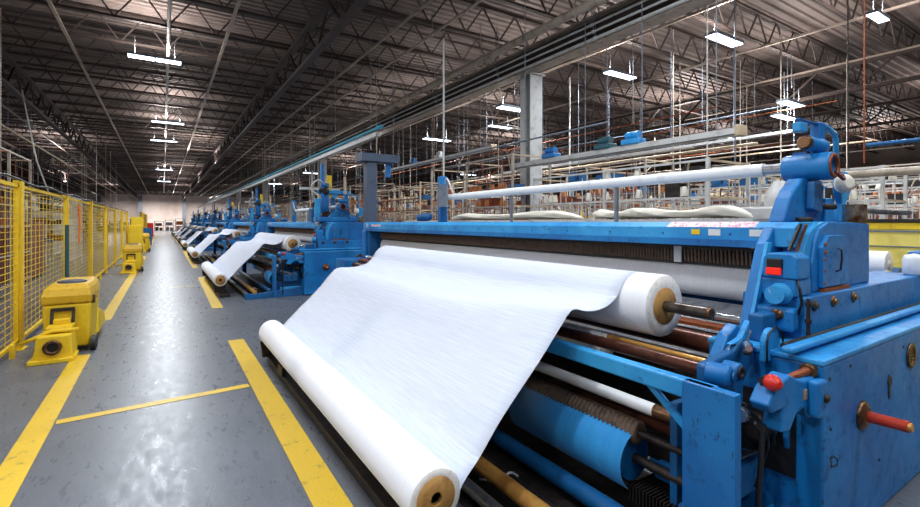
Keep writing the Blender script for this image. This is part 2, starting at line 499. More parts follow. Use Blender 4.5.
# added upward lights above the fixtures, only to brighten the roof
for x, y, z in [l[:3] for l in lamps]+extra: area(x, y, z+.12, 130 if x > 6 else 230, 1.1, .2, (1,.90,.84), up=True)
for x, y in [(-11, 3), (-11, 14), (-11, 26), (-6, 40), (20, 12), (20, 24), (17, 0), (26, 4), (30, 16), (28,30), (14, 40), (-8,60), (14, 62), (2,36), (2,54), (2,72), (-6,76), (10,80), (2,90), (36,10)]:
    area(x, y, 5.6, 420, 2.0, .5, (1,.88,.82), up=True)  # added upward fill with no fixtures, to lift the roof steel
for x, y in [(-3, 98), (3, 98), (9, 98)]: area(x, y, 5.5, 750, 2.4, .6, (1,.95,.92))  # added fill with no fixtures, brightens the far wall
for x, y in [(-11, 6), (-11, 20), (-10, 40), (22, 14), (24, 34), (-6, 85), (6, 85), (0, 97), (22, 60), (9, 60), (32, 8)]:
    area(x, y, 5.9, 900, 2.4, .6, (1,.93,.87))  # added downward fill with no fixtures, far down the hall and aside

# ------------------------------------------------------------ LOOM
RO = (3.0, 4.5, 0)
loom = thing('weaving_loom', 'large blue weaving loom nearest the camera, its side cabinet filling the lower right', 'loom', RO, 0, 'blue looms along the aisle')
def P(m, name, mat, parent=loom, **k): return m.build(name, mat, parent, off=RO, **k)
Y0 = .91; YE = 8.25
# near side cabinet
cab = P(MB().box(2.58, 5.1, Y0, 1.45, .02, .93), 'side_cabinet', BLUE, bevel=.012)
P(MB().box(2.57, 5.1, Y0-.005, 1.45, .93, .955), 'cabinet_top', BLUE_L, bevel=.006)
P(MB().lathe((3.05, Y0, .60), (0,-1,0), [(0,.075),(.012,.075),(.02,.06),(.03,.045)], 24), 'shaft_flange', BRONZE)
sh = P(MB().tube((3.05, Y0, .60), (3.02, .72, .615), .028, 20), 'red_shaft', simple('worn_red_paint', srgb(190,60,38), .4, .1, srgb(110,50,36), 14), props={'label': 'worn red projecting shaft'})
P(MB().tube((3.02, .722, .615), (3.0195, .708, .616), .02, 16), 'shaft_tip', BRASS, sh)
P(MB().lathe((3.46, Y0+.004, .70), (0,-1,0), [(0,.03),(.01,.028)], 18), 'slot_cover', DARK)
P(MB().prism([(3.44,.62),(3.455,.60),(3.47,.62),(3.47,.72),(3.455,.74),(3.44,.72)], Y0-.004, Y0+.01), 'hand_slot', BLACK)
m = MB(); m.ring((3.83, Y0+.002, .79), (0,-1,0), .05, .075, .014, 24)
for k in range(5): m.box(3.785, 3.875, Y0-.008, Y0+.002, .755+k*.017, .762+k*.017)
P(m, 'round_vent', BRONZE)
P(MB().path([(2.62,.895,.50),(2.60,.885,.47),(2.66,.885,.46),(2.68,.89,.48),(2.63,.89,.51),(2.62,.895,.50)], .004, 6), 'wire_loop', BLACK)
m = MB()
for x, z in ((2.65,.86),(2.66,.62),(3.3,.30),(3.7,.86),(2.9,.88),(2.66,.2)): m.lathe((x, Y0+.002, z), (0,-1,0), [(0,.009),(.006,.008)], 8)
P(m, 'bolt', DARK)
# ledge and long blue bar on the cabinet
P(MB().box(2.93, 5.1, 1.12, 1.44, .955, 1.185), 'ledge', BLUE, bevel=.01)
P(MB().box(2.70, 2.95, 1.22, 1.30, .955, 1.10), 'ledge_foot', BLUE_D, bevel=.01)
P(MB().box(2.50, 5.1, 1.0, 1.055, .975, 1.005), 'guide_bar', BLUE_L, bevel=.012, seg=3)
P(MB().tube((2.60, 1.085, .985), (5.0, 1.085, .985), .014, 10), 'guide_rod', DARK)
for k, x in enumerate((3.05, 3.31, 3.61)):
    P(MB().lathe((x, 1.12, 1.135), (0,-1,0), [(0,.032),(.008,.032),(.010,.018),(.022,.015)], 14), 'ledge_bolt', BRONZE if k else DARK)
P(MB().tube((2.90, 1.09, .97), (2.90, 1.09, 1.19), .010, 8).lathe((2.90,1.09,1.06), (0,0,1), [(0,.017),(.02,.017)], 8).lathe((2.90,1.09,1.15), (0,0,1), [(0,.017),(.02,.017)], 8), 'adjusting_rod', DARK)
# upper housing block
hb = P(MB().prism([(3.20,1.185),(4.10,1.185),(4.10,1.59),(3.44,1.605),(3.30,1.56),(3.24,1.48),(3.20,1.36)], 1.18, 1.42), 'gear_housing', BLUE, bevel=.012)
P(MB().prism([(3.27,1.21),(3.60,1.21),(3.66,1.24),(3.66,1.46),(3.58,1.52),(3.36,1.52),(3.27,1.45)], 1.155, 1.185), 'housing_door', BLUE, hb, bevel=.006)
P(MB().box(3.28, 3.66, 1.15, 1.18, 1.185, 1.205), 'rusty_drip_edge', RUST, hb)
P(MB().path([(3.45,1.15,1.30),(3.45,1.13,1.31),(3.455,1.125,1.38),(3.465,1.13,1.43),(3.465,1.15,1.44)], .006, 6), 'door_handle', DARK, hb)
m = MB()
for z in (1.42, 1.47): m.lathe((3.30,1.155,z), (0,-1,0), [(0,.012),(.008,.010)], 8)
for z in (1.24, 1.31, 1.38): m.lathe((3.29,1.155,z), (0,-1,0), [(0,.008),(.006,.007)], 8)
P(m, 'door_bolt', RUST, hb)
# curved front cowl between beam end and housing
prof = smooth_pts([(3.40,1.60),(3.32,1.585),(3.22,1.54),(3.16,1.46),(3.13,1.34),(3.12,1.19)], 5)
pl = [(p[0], p[1]) for p in prof] + [(3.34,1.19),(3.42,1.58)]
P(MB().prism(pl, 1.20, 1.32), 'curved_cowl', BLUE_L, bevel=.008)
# left frame of the head and the motor with red light
P(MB().prism([(2.80,.98),(2.84,1.10),(3.0,1.47),(3.10,1.57),(3.20,1.58),(3.20,.98)], 1.34, 1.40), 'head_frame', BLUE, bevel=.01)
P(MB().prism([(2.78,.98),(2.83,.98),(3.04,1.48),(2.99,1.48)], 1.325, 1.345), 'frame_edge', BLUE_L, bevel=.004)
mb = P(MB().prism([(1.14,1.285),(1.31,1.285),(1.32,1.30),(1.31,1.40),(1.29,1.425),(1.17,1.425),(1.14,1.40)], 2.90, 3.06, 'x'), 'motor_box', BLUE, bevel=.014, seg=3)
P(MB().box(2.885, 2.905, 1.21, 1.29, 1.335, 1.395), 'lamp_holder', BLACK, mb, bevel=.006)
P(MB().box(2.875, 2.89, 1.212, 1.288, 1.305, 1.345), 'red_light', REDG, mb, bevel=.005, props={'label': 'red signal light'})
P(MB().lathe((3.0, 1.225, 1.20), (-1,0,0), [(0,.05),(.08,.052),(.085,.06),(.10,.06),(.105,.045),(.15,.04),(.155,.05),(.17,.05)], 20), 'gear_motor', BLUE_L)
P(MB().box(2.91, 3.10, 1.15, 1.34, 1.185, 1.285), 'motor_bracket', BLUE, bevel=.01)
P(MB().box(2.86, 2.93, 1.14, 1.36, 1.0, 1.13), 'motor_bracket', BLUE, bevel=.02)
P(MB().lathe((2.86, 1.22, 1.09), (-1,0,0), [(0,.03),(.012,.03),(.014,.018),(.022,.018)], 14), 'pivot_nut', BRONZE)
m = MB().path([(2.92,1.15,1.28),(2.90,1.13,1.24),(2.90,1.12,1.16),(2.91,1.14,1.10)], .008, 6)
P(m, 'motor_cable', BLACK)
# belts at the beam end
P(MB().prism([(2.985,1.44),(3.02,1.44),(3.16,1.585),(3.13,1.59)], 1.215, 1.225), 'belt', BLACK)
P(MB().prism([(3.04,1.43),(3.06,1.43),(3.19,1.58),(3.17,1.585)], 1.20, 1.21), 'belt', BROWN)
# beam
bm_ = P(MB().prism([(3.10,1.45),(3.32,1.45),(3.34,1.60),(3.16,1.60),(3.10,1.565)], 1.23, 8.15), 'upper_beam', BLUE_L, bevel=.006)
P(MB().box(3.085, 3.10, 1.4, 8.0, 1.44, 1.485), 'lower_trim', BLUE, bm_)
for y0, y1, z0, z1, mt, nm in ((1.80,1.86,1.515,1.55,STICK_Y,'warning_sticker'),(1.66,1.74,1.51,1.553,STICK_W,'white_label'),(1.40,1.48,1.51,1.553,STICK_W,'white_label'),
        (7.35,7.75,1.52,1.56,STICK_R,'red_lettered_label')):
    P(MB().box(3.096, 3.10, y0, y1, z0, z1), nm, mt, bm_)
P(MB().add([(3.099,1.45,1.566),(3.099,2.05,1.566),(3.158,2.05,1.6005),(3.158,1.45,1.6005),(3.105,1.45,1.568),(3.105,2.05,1.568),(3.162,2.05,1.602),(3.162,1.45,1.602)],
    [(0,1,2,3),(4,5,6,7),(0,4,5,1),(3,2,6,7)]), 'red_lettered_label', STICK_R, bm_)
m = MB()
for k in range(14): m.lathe((3.10, 1.6+k*.48, 1.52), (-1,0,0), [(0,.007),(.006,.006)], 8)
P(m, 'beam_bolt', BLUE_D, bm_)
# number painted at the far end of the beam
def text_mesh(s, size):
    cu = bpy.data.curves.new('lettering', 'FONT'); cu.body = s; cu.size = size; cu.extrude = .002
    o = bpy.data.objects.new('lettering', cu); C.objects.link(o)
    dg = bpy.context.evaluated_depsgraph_get(); me = bpy.data.meshes.new_from_object(o.evaluated_get(dg))
    bpy.data.objects.remove(o); return me
tm = text_mesh('04', .11)
to = bpy.data.objects.new('painted_number', tm); C.objects.link(to); to.parent = bm_
tm.materials.clear(); tm.materials.append(STICK_W)
to.matrix_local = Matrix(((0,0,-1,3.097-RO[0]),(-1,0,0,8.0-RO[1]),(0,1,0,1.50),(0,0,0,1)))
# heddle comb under the beam
m = MB(); y = 1.55
while y < 7.75:
    if not (2.02 < y < 2.10):
        m.tube((3.27, y, 1.31), (3.27, y+.004, 1.415), .011, 6)
    y += .027
P(m, 'heddle_comb', COIL, props={'kind': 'stuff'})
P(MB().box(3.26, 3.30, 1.5, 7.8, 1.405, 1.425), 'comb_rail', DARK)
P(MB().box(3.285, 3.30, 1.5, 7.8, 1.29, 1.41), 'comb_back', BLACK)
P(MB().box(3.25, 3.26, 2.03, 2.09, 1.30, 1.42), 'comb_strap', STICK_W)
m = MB(); y = 1.52
while y < 3.6:
    m.tube((3.29, y, 1.42), (3.29, y, 1.455), .003, 4); y += .02
P(m, 'drop_wires', STEEL, props={'kind': 'stuff'})
P(MB().tube((3.40, 1.5, 1.185), (3.40, 7.75, 1.185), .135, 40), 'warp_beam', WARP)
P(MB().tube((3.40, 1.38, 1.185), (3.40, 7.9, 1.185), .04, 16), 'warp_beam_shaft', BROWN)
# deck bars between cloth roll and warp
P(MB().prism([(3.10,1.0),(3.13,.985),(3.28,1.03),(3.26,1.045)], 1.42, 7.8), 'slanted_plate', STEEL)
P(MB().tube((3.03, 1.40, .985), (3.03, 7.8, .985), .032, 16), 'silver_roller', CHROME)
P(MB().box(2.86, 2.98, 1.40, 7.8, .935, .955), 'brown_plank', RUST)
P(MB().tube((2.80, 1.34, .86), (2.80, 7.8, .86), .062, 20), 'dark_roller', BROWN)
P(MB().tube((2.94, 1.34, .86), (2.94, 7.8, .86), .04, 16), 'steel_roller', CHROME)
rr = P(MB().tube((2.52, 1.30, .815), (2.52, 5.7, .815), .028, 16), 'rusty_roller', RUST)
P(MB().tube((2.52, 1.28, .815), (2.52, 1.62, .815), .031, 16), 'roller_sleeve', CHROME, rr)
P(MB().ring((2.52, 1.66, .815), (0,1,0), .028, .033, .05, 16), 'blue_band', BLUE, rr)
P(MB().tube((2.38, 1.24, .875), (2.38, 5.75, .875), .014, 10), 'thin_rod', BRASS)
br = P(MB().tube((2.20, 1.20, .885), (2.20, 5.75, .885), .033, 18), 'brown_roller', BROWN)
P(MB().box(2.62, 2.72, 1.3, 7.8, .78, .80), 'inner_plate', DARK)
# front frame
P(MB().box(1.985, 2.05, 1.10, 5.9, .80, .885), 'front_rail', BLUE_L, bevel=.01)
P(MB().box(1.98, 2.03, 1.0, 1.235, .0, .885), 'front_post', BLUE, bevel=.006)
P(MB().box(1.985, 2.10, 5.7, 5.9, .0, .885), 'front_post', BLUE, bevel=.01)
P(MB().bar((2.03, 1.20, .62), (2.03, 1.46, .82), .02, .03), 'rail_brace', BLUE_L)
P(MB().box(2.0, 2.6, 1.22, 1.27, .10, .30), 'lower_cross_plate', BLUE_D, bevel=.008)
P(MB().prism([(2.44,0),(2.60,0),(2.66,1.0),(2.60,1.05),(2.50,1.0),(2.42,.9)], 1.30, 1.36), 'side_frame', BLUE, bevel=.008)
# foot
P(MB().prism([(1.42,0),(2.6,0),(2.6,.22),(2.4,.17),(1.60,.10),(1.42,.13)], 1.02, 1.10), 'foot', BLUE_D, bevel=.008)
# bearings and castings at the near end
k1 = P(MB().lathe((2.13, 1.20, .905), (.25,-1,0), [(0,.05),(.085,.05),(.095,.042),(.10,.03)], 22), 'roller_bearing', BLUE)
P(MB().lathe((2.157, 1.10, .905), (.25,-1,0), [(0,.022),(.008,.02)], 14), 'bearing_hub', BLUE_D, k1)
k2 = P(MB().lathe((2.26, 1.20, .90), (0,-1,0), [(0,.043),(.075,.043),(.08,.030)], 20), 'roller_bearing', BLUE)
P(MB().ring((2.26, 1.12, .90), (0,-1,0), .012, .030, .010, 18), 'bearing_hub', DARK, k2)
P(MB().prism([(2.10,.86),(2.20,.82),(2.28,.70),(2.36,.66),(2.44,.70),(2.44,.80),(2.54,.90),(2.54,.98),(2.44,1.02),(2.34,.97),(2.20,.955),(2.10,.94)], 1.19, 1.24), 'bearing_casting', BLUE_D, bevel=.012)
P(MB().prism([(2.10,.84),(2.16,.90),(2.30,.935),(2.38,.90),(2.44,.885),(2.55,.885),(2.565,.86),(2.565,.76),(2.54,.71),(2.49,.70),(2.45,.76),(2.36,.75),(2.30,.69),(2.22,.70),(2.24,.80),(2.14,.80)], .93, 1.01), 'lever_arm', BLUE, bevel=.012, seg=3)
P(MB().prism([(2.46,.72),(2.565,.70),(2.565,.88),(2.46,.885)], .885, .932), 'arm_head', BLUE, bevel=.016, seg=3)
P(MB().lathe((2.535, .886, .80), (0,-1,0), [(0,.022),(.008,.022),(.010,.012),(.016,.012)], 16), 'arm_bolt', DARK)
P(MB().box(2.42, 2.455, .926, .931, .80, .845), 'arm_tag', TAN)
P(MB().lathe((2.165, .965, .925), (-.45,-1,.05), [(0,.014),(.01,.022),(.015,.032),(.03,.035),(.045,.032),(.052,.022),(.064,.019),(.068,.010)], 20), 'red_knob', RED)
P(MB().tube((2.16, .975, .92), (2.25, 1.0, .905), .020, 14), 'knob_spindle', BLACK)
P(MB().tube((2.40, .985, .885), (2.565, .955, .905), .016, 14, .022), 'orange_shaft', RUST)
P(MB().lathe((2.535, .958, .90), (1,0,.08), [(0,.030),(.006,.036),(.02,.036),(.035,.032)], 20), 'shaft_collar', BRONZE)
prof = [(2.60+.078*math.cos(q), .985+.078*math.sin(q)) for q in [PI*i/12 for i in range(13)]]
P(MB().prism(prof+[(2.522,.90),(2.678,.90)], 1.13, 1.16), 'rounded_guard', BLUE_L, bevel=.008)
P(MB().path([(2.515,1.12,.90)]+[(2.60+.083*math.cos(q), 1.12, .985+.083*math.sin(q)) for q in [PI-PI*i/10 for i in range(11)]]+[(2.68,1.12,.98),(2.66,1.11,.97)], .005, 6), 'guard_cable', BLACK)
P(MB().lathe((2.36,1.15,.975), (0,-1,0), [(0,.014),(.03,.014)], 12), 'grease_nipple', DARK)
P(MB().tube((2.42, 1.17, 1.00), (2.34, 1.12, 1.0), .016, 10).tube((2.42,1.17,1.0),(2.42,1.15,1.07),.005,6), 'latch', CHROME)
P(MB().prism([(2.34,1.0),(2.44,1.02),(2.52,1.10),(2.50,.98)], 1.20, 1.23), 'guard_stay', BLUE_L, bevel=.006)
P(MB().box(2.568, 2.585, 1.02, 1.42, .36, .74), 'recess_shade', BLACK)  # flat black panel painting the shade of a cavity in the cabinet side
P(MB().prism([(2.58,.74),(2.63,.74),(2.62,.56),(2.66,.38),(2.60,.36),(2.555,.55)], 1.04, 1.07), 'swing_link', BLUE, bevel=.006)
P(MB().lathe((2.50, 1.16, .58), (1,0,0), [(-.05,.05),(-.04,.065),(.0,.07),(.04,.065),(.05,.05)], 22), 'belt_pulley', DARK)
P(MB().tube((2.12, 1.16, .66), (2.56, 1.16, .60), .016, 10), 'link_rod', DARK)
P(MB().tube((2.14, 1.12, .55), (2.50, 1.20, .42), .024, 12), 'damper', STEEL)
P(MB().lathe((2.30,1.14,.70), (1,0,-.5), [(0,.03),(.05,.035),(.11,.035),(.13,.02),(.2,.018)], 14), 'solenoid', DARK)
P(MB().lathe((2.11,1.05,.76), (1,0,0), [(0,.03),(.02,.034),(.03,.018),(.07,.014)], 12), 'hose_fitting', CHROME)
P(MB().path(smooth_pts([(2.13,1.0,.74),(2.16,.985,.70),(2.15,.98,.60),(2.14,.985,.45),(2.15,1.0,.25),(2.16,1.02,.05)]), .012, 8), 'hose', BLACK)
P(MB().path(smooth_pts([(2.13,1.02,.76),(2.20,1.0,.72),(2.32,1.0,.66),(2.40,1.04,.60),(2.50,1.08,.52)]), .007, 6), 'hose', BLACK)
P(MB().path(smooth_pts([(2.14,1.04,.80),(2.18,1.0,.73),(2.28,1.01,.62),(2.36,1.06,.50),(2.35,1.1,.35)]), .005, 6), 'hose', BLACK)
P(MB().path(smooth_pts([(2.20,1.09,.78),(2.30,1.06,.74),(2.42,1.05,.66),(2.54,1.10,.64)]), .010, 6), 'hose', BLACK)
P(MB().box(2.14, 2.56, 1.36, 1.40, .0, .70), 'inner_panel', BLUE_D, bevel=.006)
P(MB().box(2.20, 2.50, 1.12, 1.22, .30, .46), 'valve_block', BLUE_D, bevel=.02)
P(MB().box(2.12, 2.56, 1.06, 1.12, .02, .20), 'lower_step', BLUE_L, bevel=.01)
m = MB()
for k in range(7): m.tube((2.16+.0*k, 1.13+.014*k, .50-.006*k), (2.46, 1.13+.014*k, .48-.006*k), .005, 6)
P(m, 'spring_pack', STEEL)
# lower rollers at the front
w1 = P(MB().tube((2.20, 1.50, .60), (2.20, 5.6, .60), .034, 18), 'white_roller', WHITEP)
P(MB().lathe((2.20, 1.26, .60), (0,1,0), [(0,.026),(.08,.026),(.09,.03),(.14,.03),(.15,.036),(.26,.036)], 16), 'bronze_sleeve', BRONZE, w1)
w2 = P(MB().tube((2.30, 1.75, .72), (2.30, 5.6, .72), .036, 18), 'white_roller', WHITEP)
P(MB().tube((2.30, 1.30, .72), (2.30, 1.75, .72), .018, 12), 'roller_shaft', BRONZE, w2)
P(MB().lathe((2.26, 1.26, .50), (0,1,0), [(0,.03),(.12,.03),(.13,.036),(.2,.036),(.21,.03),(4.4,.03)], 16), 'brown_shaft', BROWN)
prof = []; y = 0
while y < 4.1:
    prof += [(y, .048), (y+.008, .064), (y+.018, .064), (y+.026, .048)]; y += .030
P(MB().lathe((2.15, 1.58, .47), (0,1,0), prof, 16), 'ribbed_roller', COIL)
P(MB().tube((2.15, 1.26, .47), (2.15, 1.58, .47), .02, 12), 'ribbed_roller_shaft', DARK)
P(MB().tube((1.95, 1.22, .11), (1.95, 5.8, .11), .05, 20), 'blue_tube', BLUE_D)
P(MB().tube((1.62, 1.12, .13), (1.62, 5.8, .13), .045, 20), 'brass_tube', BRASS)
P(MB().tube((1.47, 1.12, .09), (1.47, 5.8, .09), .036, 18), 'steel_tube', STEEL)
P(MB().tube((1.78, 1.15, .05), (1.78, 5.8, .05), .018, 12), 'steel_tube', DARK)
P(MB().path(smooth_pts([(1.62,2.32,.035),(1.70,2.24,.045),(1.78,2.22,.075),(1.84,2.22,.035)]), .008, 6), 'cord', LGREY)
P(MB().box(1.42, 2.56, 1.12, 5.8, .005, .03), 'drip_pan', DARK)
# hollow-shaft details below the blue roll
P(MB().lathe((2.24, 1.30, .28), (0,1,0), [(0,.04),(.10,.04),(.11,.05),(.22,.05),(.23,.035),(.28,.035)], 16), 'drive_coupling', BLUE_D)
m = MB()
for k in range(16): m.box(2.10, 2.42, 1.30+.02*k, 1.308+.02*k, .12, .20)
P(m, 'louvre', DARK)
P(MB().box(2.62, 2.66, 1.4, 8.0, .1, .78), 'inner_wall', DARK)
# pedestal, cylinder housing and head on top
P(MB().prism([(3.17,1.60),(3.76,1.60),(3.74,1.88),(3.43,1.88),(3.38,1.84),(3.32,1.80),(3.27,1.75),(3.22,1.68)], 1.32, 1.41), 'pedestal', BLUE, bevel=.012)
P(MB().prism([(3.46,1.68),(3.60,1.66),(3.62,1.84),(3.48,1.86)], 1.27, 1.32), 'pedestal_pocket', BLUE_D, bevel=.012)
P(MB().tube((3.62,1.30,1.70),(3.72,1.25,1.70), .02, 10).tube((3.30,1.3,1.615),(3.40,1.26,1.615),.015,8), 'pedestal_clamp', DARK)
ch = P(MB().lathe((3.54, 1.46, 1.955), (0,-1,0), [(0,.04),(.0,.082),(.01,.088),(.25,.088),(.265,.084),(.265,.066),(.22,.062)], 28, caps=False), 'tube_housing', BLUE)
P(MB().ring((3.54, 1.20, 1.955), (0,-1,0), .058, .076, .014, 26), 'bore_ring', RUST, ch)
P(MB().tube((3.54, 1.26, 1.955), (3.54, 1.25, 1.955), .064, 20), 'bore_plate', DARK, ch)
P(MB().path(smooth_pts([(3.56, 1.19, 1.91), (3.62, 1.17, 1.87), (3.70,1.2,1.90), (3.78,1.26,1.95)]), .010, 8), 'bore_hose', simple('dark_red_hose', srgb(100,40,36), .5))
P(MB().lathe((3.50, 1.30, 2.10), (1,0,-.05), [(-.09,.03),(-.08,.045),(.10,.045),(.11,.052),(.15,.052),(.16,.035)], 20), 'head_motor', BLUE)
P(MB().lathe((3.43, 1.30, 2.10), (-1,0,.05), [(0,.042),(.02,.046),(.04,.035)], 18), 'motor_end_bell', BRONZE)
P(MB().box(3.54, 3.60, 1.34, 1.42, 2.0, 2.06), 'motor_foot', BLUE_D)
P(MB().box(3.61, 3.70, 1.29, 1.35, 1.90, 2.255), 'head_post', BLUE, bevel=.008)
P(MB().box(3.34, 3.70, 1.30, 1.33, 2.235, 2.25), 'head_arm', BLUE_D, bevel=.006)
P(MB().box(3.33, 3.43, 1.29, 1.34, 2.165, 2.225), 'junction_box', BLUE_L, bevel=.008)
P(MB().path([(3.70,1.32,2.25),(3.80,1.32,2.24),(3.92,1.32,2.21),(3.95,1.32,2.17),(3.95,1.32,1.95)], .018, 8), 'bent_pipe', BLUE_L)
P(MB().prism([(3.90,1.60),(3.99,1.60),(4.0,1.72),(4.08,1.80),(4.10,1.88),(4.04,1.95),(3.94,1.95),(3.88,1.88),(3.89,1.80),(3.94,1.73)], 1.28, 1.32), 'paddle_bracket', BLUE_L, bevel=.008)
P(MB().lathe((3.89, 1.27, 1.86), (-.5,-1,0), [(0,.02),(.0,.06),(.03,.064),(.05,.05),(.06,.03)], 20), 'ivory_gear', CREAM)
P(MB().box(3.72, 3.88, 1.30, 1.36, 1.60, 1.76), 'guide_block', BLUE_L, bevel=.01)
P(MB().tube((4.03, 1.27, 1.60), (4.03, 1.27, 1.72), .095, 26), 'oil_can', simple('stained_stainless', srgb(200,196,186), .25, .9, srgb(120,70,30), 7, .45, .6))
# far head
P(MB().box(2.62, 4.5, 7.75, 8.25, .02, .95), 'side_cabinet', BLUE, bevel=.012)
P(MB().box(3.10, 3.60, 7.85, 8.2, .95, 1.45), 'gear_housing', BLUE_D, bevel=.012)
P(MB().box(3.06, 3.14, 7.95, 8.12, .95, 1.45), 'head_frame', BLUE, bevel=.012)
P(MB().box(3.48, 3.60, 5.98, 6.08, 1.60, 2.28), 'tube_tower', BLUE, bevel=.012)
P(MB().tube((3.44, 5.86, 1.82), (3.44, 5.86, 2.14), .08, 18), 'grey_drum', GREYP)
P(MB().lathe((3.22, 6.2, 1.66), (.5,-1,.1), [(0,.05),(.12,.06),(.2,.06),(.24,.03)], 14), 'beam_motor', BLUE_D)
P(MB().path(smooth_pts([(3.5,5.9,2.14),(3.46,5.8,2.22),(3.45,5.72,2.2),(3.46,5.6,2.0)]), .012, 6), 'flexible_pipe', LGREY)
# rear shelf that carries cloth bundles, and tube props
P(MB().box(3.72, 4.15, 1.75, 7.7, 1.60, 1.625), 'rear_shelf', LGREY)
P(MB().box(3.74, 3.80, 1.8, 7.6, .95, 1.60), 'rear_wall', BLUE_D)
for yy in (2.85, 4.4):
    P(MB().box(3.545, 3.570, yy, yy+.03, 1.60, 1.925), 'tube_prop', GREYP)
P(MB().box(3.30, 3.75, 1.5, 7.75, 1.56, 1.60), 'top_plate', GREYP)
# rear of loom near camera: tray with parts at right
P(MB().box(5.1, 6.0, 1.0, 1.95, .02, .98), 'rear_cabinet', BLUE, bevel=.012)
P(MB().prism([(4.9,.98),(5.95,.98),(6.0,1.16),(5.9,1.16),(5.85,1.08),(4.9,1.07)], 1.48, 1.92), 'roll_tray', BLUE_D, bevel=.01)
P(MB().tube((4.62, 1.34, 1.10), (5.35, 1.42, 1.14), .04, 16), 'oily_roller', CHROME)
P(MB().box(5.17, 5.7, 1.0, 1.25, .98, 1.36), 'rear_motor_box', BLUE, bevel=.02)
P(MB().lathe((5.42,1.12,1.36), (0,0,1), [(0,.08),(.04,.085),(.08,.07),(.1,.05)], 16), 'rear_motor_cap', STEEL)

# tower of loom seen on the later looms
def tower(parent, dy=0):
    P(MB().box(3.30, 3.42, 1.9, 2.05, 1.6, 2.55), 'mast', BLUE, parent, bevel=.01)
    P(MB().box(3.60, 3.70, 2.3, 2.4, 1.6, 2.4), 'mast', BLUE, parent, bevel=.01)
    P(MB().box(3.15, 3.95, 1.92, 2.02, 2.3, 2.38), 'mast_arm', BLUE_L, parent, bevel=.01)
    P(MB().lathe((3.2, 1.8, 1.72), (1,.2,.3), [(0,.05),(.05,.09),(.22,.09),(.26,.05)], 14), 'mast_motor', DARK, parent)
    P(MB().lathe((3.30, 1.85, 2.36), (0,1,0), [(0,.06),(.03,.12),(.10,.12),(.13,.06)], 18), 'cable_drum', BLACK, parent)
    P(MB().box(3.0, 3.9, 1.25, 1.8, 1.60, 1.72), 'gear_cover', BLUE, parent, bevel=.03)
    P(MB().path(smooth_pts([(3.3,1.9,2.5),(3.1,1.7,2.6),(2.95,1.8,2.4),(3.1,1.7,2.2),(3.0,1.75,1.9)]), .02, 6), 'air_hose', LGREY, parent)
    P(MB().box(2.98, 3.10, 1.5, 1.62, 1.6, 2.15), 'mast', BLUE_L, parent, bevel=.01)
    P(MB().tube((3.2, 2.6, 1.6), (3.2, 2.6, 2.9), .03, 8), 'steel_riser', STEEL, parent)
    P(MB().tube((3.75, 1.7, 1.6), (3.75, 1.7, 2.7), .035, 8), 'steel_riser', TAN, parent)
    P(MB().box(2.9, 3.9, 2.55, 2.62, 2.42, 2.48), 'cross_beam', LGREY, parent)
    P(MB().lathe((3.5, 2.8, 1.75), (0,1,.2), [(0,.08),(.05,.12),(.3,.12),(.34,.08)], 14), 'pump', BRONZE, parent)
    P(MB().path(smooth_pts([(3.5,2.6,2.4),(3.7,2.9,2.2),(3.6,3.3,2.3),(3.4,3.8,1.8)]), .02, 6), 'air_hose', YEL, parent)
    P(MB().box(3.22, 3.30, 1.86, 1.95, 1.6, 3.0), 'mast', BLUE, parent, bevel=.01)
    P(MB().box(3.05, 3.45, 2.1, 2.4, 1.6, 1.95), 'gear_cover', BLUE_D, parent, bevel=.03)
    P(MB().lathe((3.0, 1.75, 2.0), (.3,-1,.2), [(0,.05),(.04,.08),(.2,.08),(.24,.04)], 14), 'pump', DARK, parent)
    P(MB().box(3.42, 3.52, 2.0, 2.12, 2.2, 2.75), 'signal_box', YEL, parent, bevel=.01)

# ------------------------------------------------------------ cloth on the loom
def cloth_roll(name, x, z, r, y0, y1, core, label, group, shaft=None, endmat=None, rc=None):
    t = thing(name, label, 'cloth roll', (x, y0, z-r), 0, group)
    off = (x, y0, z-r)
    m = MB(); rc = rc or r*.62
    m.lathe((x, y0, z), (0,1,0), [(0,r*.97),(.012,r),(y1-y0-.012,r),(y1-y0,r*.97)], 48, caps=False)
    m.build('rolled_cloth', ROLLC, t, off=off)
    em = endmat or simple('layered_cloth_end', srgb(226,224,220), .85, 0, srgb(196,190,182), 30)
    MB().ring((x, y0+.0, z), (0,1,0), rc, r*.968, .006, 48).build('roll_end', em, t, off=off)
    MB().ring((x, y1-.006, z), (0,1,0), rc, r*.968, .006, 48).build('roll_end', em, t, off=off)
    if core:
        MB().ring((x, y0-.008, z), (0,1,0), rc*.30, rc, .03, 40).build('core', CARD, t, off=off)
        MB().ring((x, y1-.03, z), (0,1,0), rc*.30, rc, .038, 40).build('core', CARD, t, off=off)
    if shaft:
        ys, r1 = shaft
        s = MB().tube((x, ys, z), (x, y0+.2, z), r1, 20).build('shaft', simple('dark_shaft', srgb(92,84,80), .3, .7, srgb(60,46,40), 10), t, off=off)
        MB().ring((x, ys-.004, z), (0,1,0), r1*.55, r1*1.02, .02, 20).build('shaft_end', BRONZE, s, off=off)
    return t
